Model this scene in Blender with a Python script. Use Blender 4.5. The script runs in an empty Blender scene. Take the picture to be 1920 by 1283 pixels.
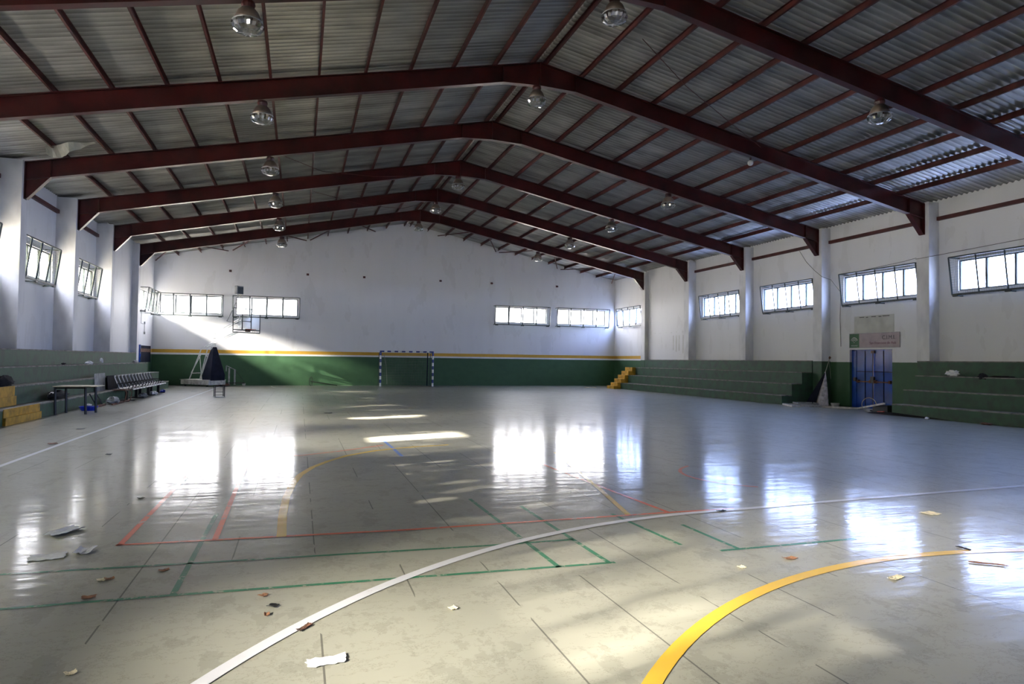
import bpy, math, random
from mathutils import Vector, Matrix
random.seed(7)
S = bpy.context.scene
COL = S.collection

# ------------------------------------------------------------------ camera
F_PX, YAW, PITCH, ROLL, CAM_H = 1269.07, 0.3040, 0.0274, 0.0126, 1.5966
cy, sy, cp, sp = math.cos(YAW), math.sin(YAW), math.cos(PITCH), math.sin(PITCH)
fwd = Vector((sy*cp, cy*cp, sp)); rt = Vector((cy, -sy, 0)); up = rt.cross(fwd)
r2 = math.cos(ROLL)*rt + math.sin(ROLL)*up
u2 = -math.sin(ROLL)*rt + math.cos(ROLL)*up
cam_d = bpy.data.cameras.new('camera'); cam = bpy.data.objects.new('camera', cam_d); COL.objects.link(cam)
cam_d.sensor_width = 36; cam_d.lens = F_PX/1920*36; cam_d.clip_end = 400
m = Matrix((r2, u2, -fwd)).transposed().to_4x4(); m.translation = Vector((0, 0, CAM_H))
cam.matrix_world = m
S.camera = cam

# ------------------------------------------------------------------ sky, sun, exposure
W = bpy.data.worlds.new('sky'); S.world = W; W.use_nodes = True
wn = W.node_tree.nodes; wl = W.node_tree.links
bg = wn['Background']
tc = wn.new('ShaderNodeTexCoord'); sx = wn.new('ShaderNodeSeparateXYZ'); ramp = wn.new('ShaderNodeValToRGB')
wl.new(tc.outputs['Generated'], sx.inputs[0]); wl.new(sx.outputs['Z'], ramp.inputs[0])
ramp.color_ramp.elements[0].position = 0.0; ramp.color_ramp.elements[0].color = (0.98, 0.965, 1.0, 1)
ramp.color_ramp.elements[1].position = 0.6; ramp.color_ramp.elements[1].color = (0.70, 0.76, 1.0, 1)
wl.new(ramp.outputs[0], bg.inputs[0]); bg.inputs[1].default_value = 2.9

SUN_DIR = Vector((1.0, 0.33, -0.43)).normalized()
def sun(name, strength, angle, color):
    l = bpy.data.lights.new(name, 'SUN'); l.energy = strength; l.angle = math.radians(angle); l.color = color
    o = bpy.data.objects.new(name, l); COL.objects.link(o)
    o.rotation_euler = SUN_DIR.to_track_quat('-Z', 'Y').to_euler(); o.location = (-30, -10, 20)
    return o
sun('sun', 6.0, 0.7, (1.0, 0.95, 0.86))
sun('soft_fill_sun', 6.3, 14.0, (1.0, 0.96, 0.88))      # second, wider sun added to give soft pools of light
S.view_settings.view_transform = 'Standard'; S.view_settings.look = 'None'
S.view_settings.gamma = 1; S.view_settings.use_curve_mapping = False
S.view_settings.exposure = 4.0
cyc = S.cycles
cyc.max_bounces = 10; cyc.diffuse_bounces = 7; cyc.glossy_bounces = 4; cyc.transmission_bounces = 6; cyc.transparent_max_bounces = 24
cyc.caustics_reflective = True; cyc.caustics_refractive = False
cyc.sample_clamp_indirect = 6.0
cyc.use_denoising = True

# ------------------------------------------------------------------ dimensions
Y0, SP = 17.2236, 4.7754
FY = [Y0 + SP*k for k in range(-3, 5)]            # 2.9 .. 36.33
YB, YF = 41.11, -1.88
XL, XR = -7.40, 19.60                             # inner faces of the columns
WL, WL2, WR, WR2 = -8.0, -7.68, 20.03, 20.08      # wall planes, the second from the fifth frame on
XM = 6.10; HR = 9.72; SL = 0.2037
def rz(x): return HR - SL*abs(x - XM)             # top of the rafters
PUR = 0.16
def roofz(x): return rz(x) + PUR + 0.03

def portal(name, loc, rot, sx_, sy_):
    l = bpy.data.lights.new(name, 'AREA'); l.shape = 'RECTANGLE'; l.size = sx_; l.size_y = sy_
    l.cycles.is_portal = True
    o = bpy.data.objects.new(name, l); COL.objects.link(o); o.location = loc; o.rotation_euler = rot

# ------------------------------------------------------------------ materials
def mat(name, color, rough=0.6, metal=0.0, var=0.12, scale=3.0, bump=0.0, bscale=20.0, spec=0.5, var2=None, stretch=(1,1,1)):
    m = bpy.data.materials.new(name); m.use_nodes = True
    n = m.node_tree.nodes; l = m.node_tree.links; p = n['Principled BSDF']
    g = n.new('ShaderNodeNewGeometry'); mp = n.new('ShaderNodeMapping'); mp.inputs['Scale'].default_value = stretch
    l.new(g.outputs['Position'], mp.inputs[0])
    no = n.new('ShaderNodeTexNoise'); no.inputs['Scale'].default_value = scale; no.inputs['Detail'].default_value = 5
    l.new(mp.outputs[0], no.inputs['Vector'])
    mx = n.new('ShaderNodeMix'); mx.data_type = 'RGBA'
    c2 = var2 if var2 else tuple(max(0, c*(1-3*var)) for c in color)
    mx.inputs[6].default_value = (*c2, 1); mx.inputs[7].default_value = (*[min(1, c*(1+var)) for c in color], 1)
    rr = n.new('ShaderNodeMapRange'); rr.inputs[1].default_value = 0.3; rr.inputs[2].default_value = 0.6
    l.new(no.outputs['Fac'], rr.inputs[0]); l.new(rr.outputs[0], mx.inputs[0]); l.new(mx.outputs[2], p.inputs['Base Color'])
    p.inputs['Roughness'].default_value = rough; p.inputs['Metallic'].default_value = metal
    p.inputs['Specular IOR Level'].default_value = spec
    if bump:
        b = n.new('ShaderNodeBump'); nb = n.new('ShaderNodeTexNoise'); nb.inputs['Scale'].default_value = bscale
        l.new(mp.outputs[0], nb.inputs['Vector']); l.new(nb.outputs['Fac'], b.inputs['Height'])
        b.inputs['Strength'].default_value = bump; b.inputs['Distance'].default_value = 0.01
        l.new(b.outputs[0], p.inputs['Normal'])
    return m

def wall_mat(name, stripe_from, base_top=1.70):
    """white plaster above, dark green dado, yellow and white bands from a given Y on"""
    m = bpy.data.materials.new(name); m.use_nodes = True
    n = m.node_tree.nodes; l = m.node_tree.links; p = n['Principled BSDF']
    g = n.new('ShaderNodeNewGeometry'); s = n.new('ShaderNodeSeparateXYZ'); l.new(g.outputs['Position'], s.inputs[0])
    def noise(scale, st=(1,1,1), det=5):
        mp = n.new('ShaderNodeMapping'); mp.inputs['Scale'].default_value = st; l.new(g.outputs['Position'], mp.inputs[0])
        t = n.new('ShaderNodeTexNoise'); t.inputs['Scale'].default_value = scale; t.inputs['Detail'].default_value = det
        l.new(mp.outputs[0], t.inputs['Vector']); return t.outputs['Fac']
    def mth(op, a, b, c=None):
        q = n.new('ShaderNodeMath'); q.operation = op
        for i, v in enumerate((a, b, c)):
            if v is None: continue
            if isinstance(v, (int, float)): q.inputs[i].default_value = v
            else: l.new(v, q.inputs[i])
        return q.outputs[0]
    def mix(f, a, b):
        q = n.new('ShaderNodeMix'); q.data_type = 'RGBA'
        l.new(f, q.inputs[0]) if not isinstance(f, float) else setattr(q.inputs[0], 'default_value', f)
        for i, v in ((6, a), (7, b)):
            if isinstance(v, tuple): q.inputs[i].default_value = (*v, 1)
            else: l.new(v, q.inputs[i])
        return q.outputs[2]
    z = mth('ADD', s.outputs['Z'], mth('MULTIPLY', mth('SUBTRACT', noise(6.0), 0.5), 0.012))
    stain = mth('MULTIPLY', mth('GREATER_THAN', noise(1.6, (1, 1, 0.4)), 0.60), 0.22)
    drip = mth('MULTIPLY', mth('POWER', noise(0.8, (2, 2, 0.4)), 3.0), 0.5)
    white = mix(mth('MINIMUM', mth('ADD', stain, drip), 0.35), (0.80, 0.80, 0.805), (0.62, 0.61, 0.59))
    green = mix(noise(2.5, (1, 1, 1.5)), (0.034, 0.095, 0.040), (0.052, 0.135, 0.058))
    yellow = mix(noise(5.0), (0.60, 0.33, 0.030), (0.72, 0.42, 0.05))
    isg = mth('LESS_THAN', z, base_top)
    isy = mth('MULTIPLY', mth('MULTIPLY', mth('GREATER_THAN', z, 1.80), mth('LESS_THAN', z, 1.985)), mth('GREATER_THAN', s.outputs['Y'], stripe_from))
    c = mix(isy, white, yellow); c = mix(isg, c, green)
    l.new(c, p.inputs['Base Color']); p.inputs['Roughness'].default_value = 0.6
    b = n.new('ShaderNodeBump'); b.inputs['Strength'].default_value = 0.25; b.inputs['Distance'].default_value = 0.01
    l.new(noise(14.0), b.inputs['Height']); l.new(b.outputs[0], p.inputs['Normal'])
    return m

def floor_mat(name, kind='floor', color=None):
    """polished, uneven, scuffed sports floor; the painted lines share its gloss"""
    m = bpy.data.materials.new(name); m.use_nodes = True
    n = m.node_tree.nodes; l = m.node_tree.links; p = n['Principled BSDF']
    g = n.new('ShaderNodeNewGeometry'); s = n.new('ShaderNodeSeparateXYZ'); l.new(g.outputs['Position'], s.inputs[0])
    def noise(scale, st=(1,1,1), det=4, rg=0.5):
        mp = n.new('ShaderNodeMapping'); mp.inputs['Scale'].default_value = st; l.new(g.outputs['Position'], mp.inputs[0])
        t = n.new('ShaderNodeTexNoise'); t.inputs['Scale'].default_value = scale; t.inputs['Detail'].default_value = det; t.inputs['Roughness'].default_value = rg
        l.new(mp.outputs[0], t.inputs['Vector']); return t.outputs['Fac']
    def mth(op, a, b=None, c=None):
        q = n.new('ShaderNodeMath'); q.operation = op
        for i, v in enumerate((a, b, c)):
            if v is None: continue
            if isinstance(v, (int, float)): q.inputs[i].default_value = v
            else: l.new(v, q.inputs[i])
        return q.outputs[0]
    def mix(f, a, b):
        q = n.new('ShaderNodeMix'); q.data_type = 'RGBA'; l.new(f, q.inputs[0])
        for i, v in ((6, a), (7, b)):
            if isinstance(v, tuple): q.inputs[i].default_value = (*v, 1)
            else: l.new(v, q.inputs[i])
        return q.outputs[2]
    if kind == 'floor':
        c = mix(noise(0.9, det=6), (0.285, 0.278, 0.228), (0.355, 0.345, 0.285))
        c = mix(mth('MULTIPLY', mth('GREATER_THAN', noise(3.5, (1, 0.6, 1), 8, 0.7), 0.56), 0.5), c, (0.235, 0.23, 0.19))
        # open joints between the cast strips, visible only in places
        jx = mth('ABSOLUTE', mth('SUBTRACT', mth('FRACT', mth('DIVIDE', mth('ADD', s.outputs['X'], 1.41), 0.625)), 0.5))
        broken = mth('GREATER_THAN', noise(0.55, (2.2, 0.8, 1), 3), 0.515)
        c = mix(mth('MULTIPLY', mth('MULTIPLY', mth('LESS_THAN', jx, 0.009), broken), 0.75), c, (0.06, 0.055, 0.05))
        # scratches
        sc = mth('MULTIPLY', mth('LESS_THAN', mth('ABSOLUTE', mth('SUBTRACT', noise(2.2, (1, 1.6, 1), 7, 0.75), 0.5)), 0.005), 0.45)
        c = mix(sc, c, (0.12, 0.11, 0.09))
    else:
        wear = mth('GREATER_THAN', noise(9.0, det=8, rg=0.75), 0.66 if kind == 'line' else 0.57)
        c = mix(mth('MULTIPLY', wear, 0.8), color, (0.34, 0.33, 0.26))
    l.new(c, p.inputs['Base Color'])
    ro = n.new('ShaderNodeMapRange'); l.new(noise(1.6, (0.5, 1.3, 1), 7, 0.65), ro.inputs[0])
    ro.inputs[1].default_value = 0.3; ro.inputs[2].default_value = 0.7; ro.inputs[3].default_value = 0.07; ro.inputs[4].default_value = 0.17
    l.new(ro.outputs[0], p.inputs['Coat Roughness']); p.inputs['Coat Weight'].default_value = 0.5; p.inputs['Coat IOR'].default_value = 1.40
    p.inputs['Roughness'].default_value = 0.45; p.inputs['Specular IOR Level'].default_value = 0.10
    b = n.new('ShaderNodeBump'); b.inputs['Strength'].default_value = 1.0; b.inputs['Distance'].default_value = 1.0
    h = mth('ADD', mth('MULTIPLY', noise(0.9, (1, 1.7, 1), 2), 0.0038), mth('MULTIPLY', noise(4.5, (0.4, 1.6, 1), 3), 0.0024))
    h = mth('ADD', h, mth('MULTIPLY', noise(13.0, (0.6, 1.3, 1), 3, 0.6), 0.0009))
    l.new(h, b.inputs['Height']); l.new(b.outputs[0], p.inputs['Normal']); l.new(b.outputs[0], p.inputs['Coat Normal'])
    return m

def glass_mat(name, tint=(1, 1, 1), refl=0.08):
    m = bpy.data.materials.new(name); m.use_nodes = True
    n = m.node_tree.nodes; l = m.node_tree.links; n.remove(n['Principled BSDF'])
    t = n.new('ShaderNodeBsdfTransparent'); t.inputs[0].default_value = (*tint, 1)
    gl = n.new('ShaderNodeBsdfGlossy'); gl.inputs['Roughness'].default_value = 0.05
    no = n.new('ShaderNodeTexNoise'); no.inputs['Scale'].default_value = 2.0
    mr = n.new('ShaderNodeMapRange'); mr.inputs[3].default_value = refl*0.6; mr.inputs[4].default_value = refl*1.4
    l.new(no.outputs['Fac'], mr.inputs[0])
    mx = n.new('ShaderNodeMixShader'); l.new(mr.outputs[0], mx.inputs[0]); l.new(t.outputs[0], mx.inputs[1]); l.new(gl.outputs[0], mx.inputs[2])
    l.new(mx.outputs[0], n['Material Output'].inputs[0])
    return m

def leaf_mat(name, c1, c2):
    m = bpy.data.materials.new(name); m.use_nodes = True
    n = m.node_tree.nodes; l = m.node_tree.links; n.remove(n['Principled BSDF'])
    no = n.new('ShaderNodeTexNoise'); no.inputs['Scale'].default_value = 1.5
    g = n.new('ShaderNodeNewGeometry'); l.new(g.outputs['Position'], no.inputs['Vector'])
    mx = n.new('ShaderNodeMix'); mx.data_type = 'RGBA'; l.new(no.outputs['Fac'], mx.inputs[0])
    mx.inputs[6].default_value = (*c1, 1); mx.inputs[7].default_value = (*c2, 1)
    d = n.new('ShaderNodeBsdfDiffuse'); t = n.new('ShaderNodeBsdfTranslucent'); a = n.new('ShaderNodeMixShader'); a.inputs[0].default_value = 0.55
    l.new(mx.outputs[2], d.inputs[0]); l.new(mx.outputs[2], t.inputs[0]); l.new(d.outputs[0], a.inputs[1]); l.new(t.outputs[0], a.inputs[2])
    l.new(a.outputs[0], n['Material Output'].inputs[0])
    return m

M = {}
M['floor'] = floor_mat('polished_floor')
M['line_white'] = floor_mat('court_white', 'line', (0.62, 0.62, 0.65))
M['line_yellow'] = floor_mat('court_yellow', 'line', (0.66, 0.42, 0.045))
M['line_red'] = floor_mat('court_red', 'line2', (0.72, 0.15, 0.08))
M['line_green'] = floor_mat('court_green', 'line2', (0.03, 0.17, 0.09))
M['line_blue'] = floor_mat('court_blue', 'line2', (0.12, 0.22, 0.60))
M['wall'] = wall_mat('painted_wall', YB - SP + 0.1)
M['plaster'] = mat('column_plaster', (0.75, 0.75, 0.755), 0.65, var=0.05, scale=2.5, bump=0.2, stretch=(1, 1, 0.5))
M['roof'] = mat('galvanised_roof', (0.60, 0.60, 0.57), 0.38, 0.65, var=0.12, scale=0.9, stretch=(1, 3.0, 1), bump=0.1, bscale=6, var2=(0.44, 0.44, 0.42))
M['steel'] = mat('oxide_red_steel', (0.055, 0.0078, 0.007), 0.32, var=0.15, scale=2, spec=0.5)
M['steel_pur'] = mat('oxide_red_purlin', (0.085, 0.016, 0.013), 0.55, var=0.2, scale=2)
M['frame'] = mat('green_grey_frame', (0.045, 0.060, 0.058), 0.5, var=0.15)
M['alu'] = mat('aluminium', (0.45, 0.46, 0.47), 0.4, 0.7, var=0.08)
M['glass'] = glass_mat('window_glass', (0.98, 0.97, 0.95), 0.06)
M['glass_blue'] = glass_mat('bluish_window_glass', (0.68, 0.78, 1.0), 0.06)
M['board_glass'] = glass_mat('backboard_glass', (0.97, 0.98, 0.98), 0.015)
M['lens'] = glass_mat('prismatic_glass', (0.80, 0.80, 0.76), 0.55)
M['tier'] = mat('bleacher_paint', (0.040, 0.100, 0.052), 0.6, var=0.15, scale=4, stretch=(1, 1, 1), bump=0.3, var2=(0.045, 0.075, 0.050))
M['tread'] = mat('bleacher_tread', (0.22, 0.215, 0.19), 0.7, var=0.2, scale=5)
M['yel'] = mat('stair_yellow', (0.62, 0.35, 0.035), 0.6, var=0.12, scale=5)
M['white'] = mat('white_enamel', (0.75, 0.76, 0.75), 0.45, var=0.08, scale=4)
M['dirtywhite'] = mat('dirty_white', (0.55, 0.54, 0.52), 0.6, var=0.15, scale=6)
M['black'] = mat('black_metal', (0.012, 0.012, 0.013), 0.45, var=0.1)
M['cloth_black'] = mat('black_cloth', (0.012, 0.012, 0.014), 0.9, var=0.2, scale=10)
M['pad'] = mat('navy_pad', (0.008, 0.010, 0.024), 0.8, var=0.15, scale=4, spec=0.2)
M['blue'] = mat('blue_door_paint', (0.020, 0.075, 0.40), 0.12, var=0.1, scale=2, spec=0.6)
M['blueband'] = mat('goal_blue', (0.012, 0.035, 0.20), 0.45, var=0.1)
M['bluebright'] = mat('blue_plastic', (0.010, 0.040, 0.55), 0.4, var=0.1)
M['orange'] = mat('rim_red', (0.45, 0.035, 0.02), 0.5, var=0.1)
M['net'] = mat('net_cord', (0.35, 0.36, 0.30), 0.9, var=0.1)
M['wood'] = mat('laminate_top', (0.50, 0.45, 0.33), 0.45, var=0.1, scale=8)
M['brown'] = mat('rusty_brown', (0.16, 0.075, 0.045), 0.7, var=0.2, scale=12)
M['leaf'] = mat('dry_leaf', (0.30, 0.14, 0.07), 0.8, var=0.2, scale=15)
M['paper'] = mat('paper', (0.80, 0.80, 0.82), 0.7, var=0.05, scale=15)
M['cream'] = mat('cream_scrap', (0.72, 0.63, 0.42), 0.7, var=0.1, scale=15)
M['grey'] = mat('grey_board', (0.36, 0.37, 0.36), 0.7, var=0.12, scale=5)
M['mauve'] = mat('sign_face', (0.44, 0.36, 0.38), 0.5, var=0.06, scale=3)
M['mauve_text'] = mat('sign_text_faded', (0.22, 0.12, 0.15), 0.6, var=0.1)
M['grey_text'] = mat('sign_text', (0.12, 0.11, 0.12), 0.6, var=0.1)
M['signgreen'] = mat('sign_green', (0.035, 0.13, 0.05), 0.5, var=0.1)
M['flagcloth'] = mat('grey_canvas', (0.62, 0.59, 0.64), 0.85, var=0.15, scale=7)
M['olive'] = mat('olive_metal', (0.040, 0.055, 0.035), 0.5, var=0.1)
M['sheet'] = mat('torn_sheet', (0.55, 0.56, 0.50), 0.7, var=0.1, scale=3)
M['ground'] = mat('outside_ground', (0.42, 0.38, 0.30), 0.9, var=0.15, scale=0.3)
M['foliage'] = leaf_mat('foliage', (0.34, 0.38, 0.13), (0.58, 0.54, 0.24))
M['bark'] = mat('bark', (0.12, 0.09, 0.06), 0.9, var=0.2)
M['ballast'] = mat('smoked_dome', (0.30, 0.24, 0.20), 0.3, 0.5, var=0.15)
M['patch'] = mat('beige_patch', (0.60, 0.60, 0.55), 0.7, var=0.06, scale=2)
M['red'] = mat('red_plastic', (0.50, 0.03, 0.02), 0.4, var=0.1)
M['cable'] = mat('cable', (0.06, 0.055, 0.05), 0.7, var=0.1)

# ------------------------------------------------------------------ mesh builder
class MB:
    def __init__(s): s.v = []; s.f = []; s.mi = []; s.cur = 0
    def add(s, vs, fs):
        b = len(s.v); s.v += [tuple(v) for v in vs]; s.f += [tuple(b+i for i in f) for f in fs]; s.mi += [s.cur]*len(fs); return s
    def box(s, x0, x1, y0, y1, z0, z1):
        return s.add([(x0,y0,z0),(x1,y0,z0),(x1,y1,z0),(x0,y1,z0),(x0,y0,z1),(x1,y0,z1),(x1,y1,z1),(x0,y1,z1)],
                     [(0,3,2,1),(4,5,6,7),(0,1,5,4),(1,2,6,5),(2,3,7,6),(3,0,4,7)])
    def prism(s, poly, axis, a, b):
        """extrude a 2D polygon along an axis"""
        def P(p, t): return {'x': (t, p[0], p[1]), 'y': (p[0], t, p[1]), 'z': (p[0], p[1], t)}[axis]
        n = len(poly); vs = [P(p, a) for p in poly] + [P(p, b) for p in poly]
        fs = [tuple(range(n-1, -1, -1)), tuple(range(n, 2*n))] + [(i, (i+1) % n, n+(i+1) % n, n+i) for i in range(n)]
        return s.add(vs, fs)
    def bar(s, a, b, r, n=8, r2=None, square=False):
        a, b = Vector(a), Vector(b); d = (b-a)
        if d.length < 1e-6: return s
        d.normalize(); u = d.orthogonal().normalized() if abs(d.z) > 0.9 else d.cross(Vector((0,0,1))).normalized(); w = d.cross(u)
        if square: n = 4
        off = math.pi/4 if square else 0; k = 1.4142 if square else 1
        vs = []
        for c, rr in ((a, r), (b, r if r2 is None else r2)):
            for i in range(n):
                t = 2*math.pi*i/n + off; vs.append(c + (u*math.cos(t) + w*math.sin(t))*rr*k)
        fs = [(i, (i+1) % n, n+(i+1) % n, n+i) for i in range(n)] + [tuple(range(n-1, -1, -1)), tuple(range(n, 2*n))]
        return s.add(vs, fs)
    def tube(s, pts, r, n=6):
        for a, b in zip(pts, pts[1:]): s.bar(a, b, r, n)
        return s
    def ring(s, c, R, r, ax='z', n=24, m=6, u=None, w=None, a0=0, a1=2*math.pi):
        c = Vector(c)
        if u is None:
            u, w = {'z': ((1,0,0),(0,1,0)), 'x': ((0,1,0),(0,0,1)), 'y': ((1,0,0),(0,0,1))}[ax]
        u, w = Vector(u).normalized(), Vector(w).normalized(); nn = u.cross(w); vs = []; full = abs(a1-a0-2*math.pi) < 1e-3
        N = n if full else n+1
        for i in range(N):
            t = a0 + (a1-a0)*i/n; d = u*math.cos(t)+w*math.sin(t)
            for j in range(m):
                q = 2*math.pi*j/m; vs.append(c + d*(R + r*math.cos(q)) + nn*r*math.sin(q))
        fs = []
        for i in range(n):
            i2 = (i+1) % N
            for j in range(m): fs.append((i*m+j, i2*m+j, i2*m+(j+1) % m, i*m+(j+1) % m))
        return s.add(vs, fs)
    def lathe(s, c, prof, n=20, closed=True):
        c = Vector(c); vs = []
        for r, z in prof:
            for i in range(n):
                t = 2*math.pi*i/n; vs.append((c.x + r*math.cos(t), c.y + r*math.sin(t), c.z + z))
        fs = []
        for k in range(len(prof)-1):
            for i in range(n): fs.append((k*n+i, k*n+(i+1) % n, (k+1)*n+(i+1) % n, (k+1)*n+i))
        return s.add(vs, fs)
    def blob(s, c, sx, sy_, sz, seed=0, rough=0.25, n=12, m=7):
        rnd = random.Random(seed); c = Vector(c); vs = []
        for j in range(m+1):
            ph = math.pi*j/m
            for i in range(n):
                t = 2*math.pi*i/n; k = 1 + rnd.uniform(-rough, rough)
                z = math.cos(ph)*sz*k
                vs.append((c.x + math.sin(ph)*math.cos(t)*sx*k, c.y + math.sin(ph)*math.sin(t)*sy_*k, max(c.z + z, c.z - sz*0.98) if True else 0))
        fs = []
        for j in range(m):
            for i in range(n): fs.append((j*n+i, (j+1)*n+i, (j+1)*n+(i+1) % n, j*n+(i+1) % n))
        return s.add(vs, fs)
    def build(s, name, mats, parent=None, smooth=False, bevel=0):
        me = bpy.data.meshes.new(name); me.from_pydata(s.v, [], s.f); me.update()
        mats = mats if isinstance(mats, (list, tuple)) else [mats]
        for k in mats: me.materials.append(M[k])
        for p, i in zip(me.polygons, s.mi): p.material_index = i; p.use_smooth = smooth
        o = bpy.data.objects.new(name, me); COL.objects.link(o)
        if parent: o.parent = parent
        if bevel:
            bv = o.modifiers.new('bevel', 'BEVEL'); bv.width = bevel; bv.segments = 2; bv.limit_method = 'ANGLE'
        return o

def tag(o, label=None, cat=None, group=None, kind=None):
    for k, v in (('label', label), ('category', cat), ('group', group), ('kind', kind)):
        if v: o[k] = v
    return o
def thing(name, label, cat, loc=(0,0,0), rot=0, group=None):
    o = bpy.data.objects.new(name, None); o.empty_display_size = 0.2; COL.objects.link(o)
    o.location = loc; o.rotation_euler = (0, 0, rot)
    return tag(o, label, cat, group)
def dup(root, loc=None, rot=None, label=None):
    r = root.copy(); COL.objects.link(r)
    if loc is not None: r.location = loc
    if rot is not None: r.rotation_euler = (0, 0, rot)
    if label: r['label'] = label
    for ch in list(root.children):
        c = ch.copy(); COL.objects.link(c); c.parent = r
        for g in list(ch.children):
            d = g.copy(); COL.objects.link(d); d.parent = c
    return r
def put(prof_obj, loc): prof_obj.location = loc; return prof_obj

# ------------------------------------------------------------------ floor and court lines
fl = MB().box(-8.3, 20.4, YF-0.3, YB+0.3, -0.15, 0.0).build('floor', 'floor'); tag(fl, kind='structure', label='polished greenish grey sports hall floor with painted court lines')
LZ = 0.0015
def strip(pts, w, lvl):
    mb = MB(); P = [Vector((p[0], p[1], 0)) for p in pts]; vs = []
    for i, p in enumerate(P):
        d = (P[min(i+1, len(P)-1)] - P[max(i-1, 0)]).normalized(); nn = Vector((-d.y, d.x, 0))
        for k in (1, -1):
            q = p + nn*(w/2*k); vs.append((q.x, q.y, lvl))
    mb.add(vs, [(2*i, 2*i+1, 2*i+3, 2*i+2) for i in range(len(P)-1)])
    return mb
def court_line(name, pts, w, m, lvl, label=None):
    o = strip(pts, w, lvl).build(name, m, fl)
    for p in o.data.polygons:
        if p.normal.z < 0: p.flip()
    if label: o['label'] = label
    return o
def arc(cx_, cy_, R, a0, a1, n=40): return [(cx_+R*math.cos(a0+(a1-a0)*i/n), cy_+R*math.sin(a0+(a1-a0)*i/n)) for i in range(n+1)]
GA = arc(4.55, 0.42, 5.93, math.pi, math.pi/2, 50)
court_line('goal_area_line', GA + [(6.0, 6.46), (7.6, 6.56), (9.3, 6.64), (13.0, 6.80)], 0.085, 'line_white', 0.0040, 'wide white curved goal area line')
court_line('side_line', [(-4.03, 0.5), (-4.03, 39.9)], 0.08, 'line_white', 0.0040, 'white side line by the left bleachers')
court_line('goal_area_line', [(6.05+1.5, 33.9)] + [(4.55, 33.9)] + arc(4.55, 39.9, 6, -math.pi/2, -math.pi, 30), 0.07, 'line_white', 0.0040)
court_line('free_throw_arc', arc(5.0, -0.10, 4.55, math.pi, 1.30, 40), 0.095, 'line_yellow', 0.0036, 'yellow arc in the foreground')
court_line('key_line', [(-0.12, 6.40), (-0.13, 7.3), (-0.11, 8.2), (-0.05, 9.0), (0.04, 9.7), (0.22, 10.35), (0.46, 10.9), (0.78, 11.45), (1.22, 11.9), (1.65, 12.18), (2.1, 12.36), (2.7, 12.5)], 0.085, 'line_yellow', 0.0030)
court_line('key_line', [(3.31, 6.42), (3.62, 7.8), (4.03, 9.8), (4.3, 11.1)], 0.06, 'line_yellow', 0.0030)
for pts in ([(-1.44, 6.47), (1.0, 6.37), (3.8, 6.41), (4.6, 6.40)], [(-1.41, 6.45), (-1.40, 9.2), (-1.38, 12.0)], [(-0.67, 6.45), (-0.70, 9.2), (-0.70, 12.0)],
            [(3.78, 6.42), (3.70, 8.0), (3.63, 9.4), (3.6, 10.6)], [(-0.7, 12.05), (0.02, 11.6), (0.72, 12.05), (1.51, 12.7)]):
    court_line('red_line', pts, 0.05, 'line_red', 0.0024)
court_line('red_line', arc(6.3, 8.3, 1.05, 2.1, 4.1, 20), 0.05, 'line_red', 0.0024)
for pts in ([(-5.9, 5.06), (-0.8, 5.03), (2.43, 4.93)], [(-5.9, 5.88), (-2.0, 5.82), (1.5, 5.66), (2.38, 5.66)], [(-0.775, 5.04), (-0.77, 7.5)], [(1.95, 4.93), (1.92, 6.6), (1.90, 7.6)],
            [(2.38, 4.94), (2.35, 7.1)], [(3.64, 5.01), (3.63, 5.9)], [(3.45, 5.0), (4.9, 5.02)], [(3.16, 6.5), (3.22, 5.25)]):
    court_line('green_line', pts, 0.042, 'line_green', 0.0018)
court_line('blue_line', [(1.60, 13.4), (1.63, 12.3), (1.64, 11.2)], 0.06, 'line_blue', 0.0018)
gr = MB().box(-60, -8.35, -40, 90, -0.35, -0.2).box(20.45, 80, -40, 90, -0.35, -0.2).box(-8.35, 20.45, YB+0.35, 90, -0.35, -0.2).box(-8.35, 20.45, -40, YF-0.35, -0.35, -0.2).build('ground', 'ground')
tag(gr, kind='structure', label='pale dusty ground outside the hall')

# ------------------------------------------------------------------ walls with window openings
WZ0, WZ1 = 4.0, 4.98
T = 0.25
# windows along the side walls: (y0, y1) per bay
side_win = []
for k in range(-4, 4):
    a = Y0 + SP*k; side_win.append((a + 0.30, a + SP - 0.95))
BAYS = [(YF, FY[0])] + [(FY[i], FY[i+1]) for i in range(7)] + [(FY[7], YB)]
win_y = []
for i, (a, b) in enumerate(BAYS):
    if i == 7: continue                       # blank bay
    if i == 0: win_y.append((-0.75, 2.15))
    elif i == 8: win_y.append((37.30, 40.95))
    else: win_y.append((a + 0.30, b - 0.92))
win_right = [w for w in win_y if w[0] > 7]
win_left = [(a, b if (b > 37 or b < 3) else b + 0.48) for a, b in win_y]
back_win = [(-7.35, -4.22), (-3.47, -0.16), (11.80, 15.22), (15.95, 19.38)]

def side_wall(name, x, sgn, segs, win_y, door=None):
    mb = MB()
    for (a, b, xx) in segs:
        x0, x1 = (xx, xx + sgn*T) if sgn > 0 else (xx - T, xx)
        if sgn > 0: x1 = WR + T + 0.06
        else: x0 = WL - T
        cuts = sorted([w for w in win_y if w[0] >= a and w[1] <= b]); y = a
        top = roofz(xx) + 0.02
        rects = [(w[0], w[1], WZ0, WZ1) for w in cuts]
        if door and a <= door[0] and b >= door[1]: rects.append((door[0], door[1], 0, door[2]))
        ys = sorted(set([a, b] + [r[0] for r in rects] + [r[1] for r in rects]))
        for ya, yb in zip(ys, ys[1:]):
            mid = (ya+yb)/2; zs = sorted((r[2], r[3]) for r in rects if r[0] < mid < r[1]); z = 0.0
            for z0, z1 in zs + [(top, top)]:
                if z0 > z + 1e-4: mb.box(x0, x1, ya, yb, z, z0)
                z = z1
    return tag(mb.build(name, 'wall'), kind='structure')
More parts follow.
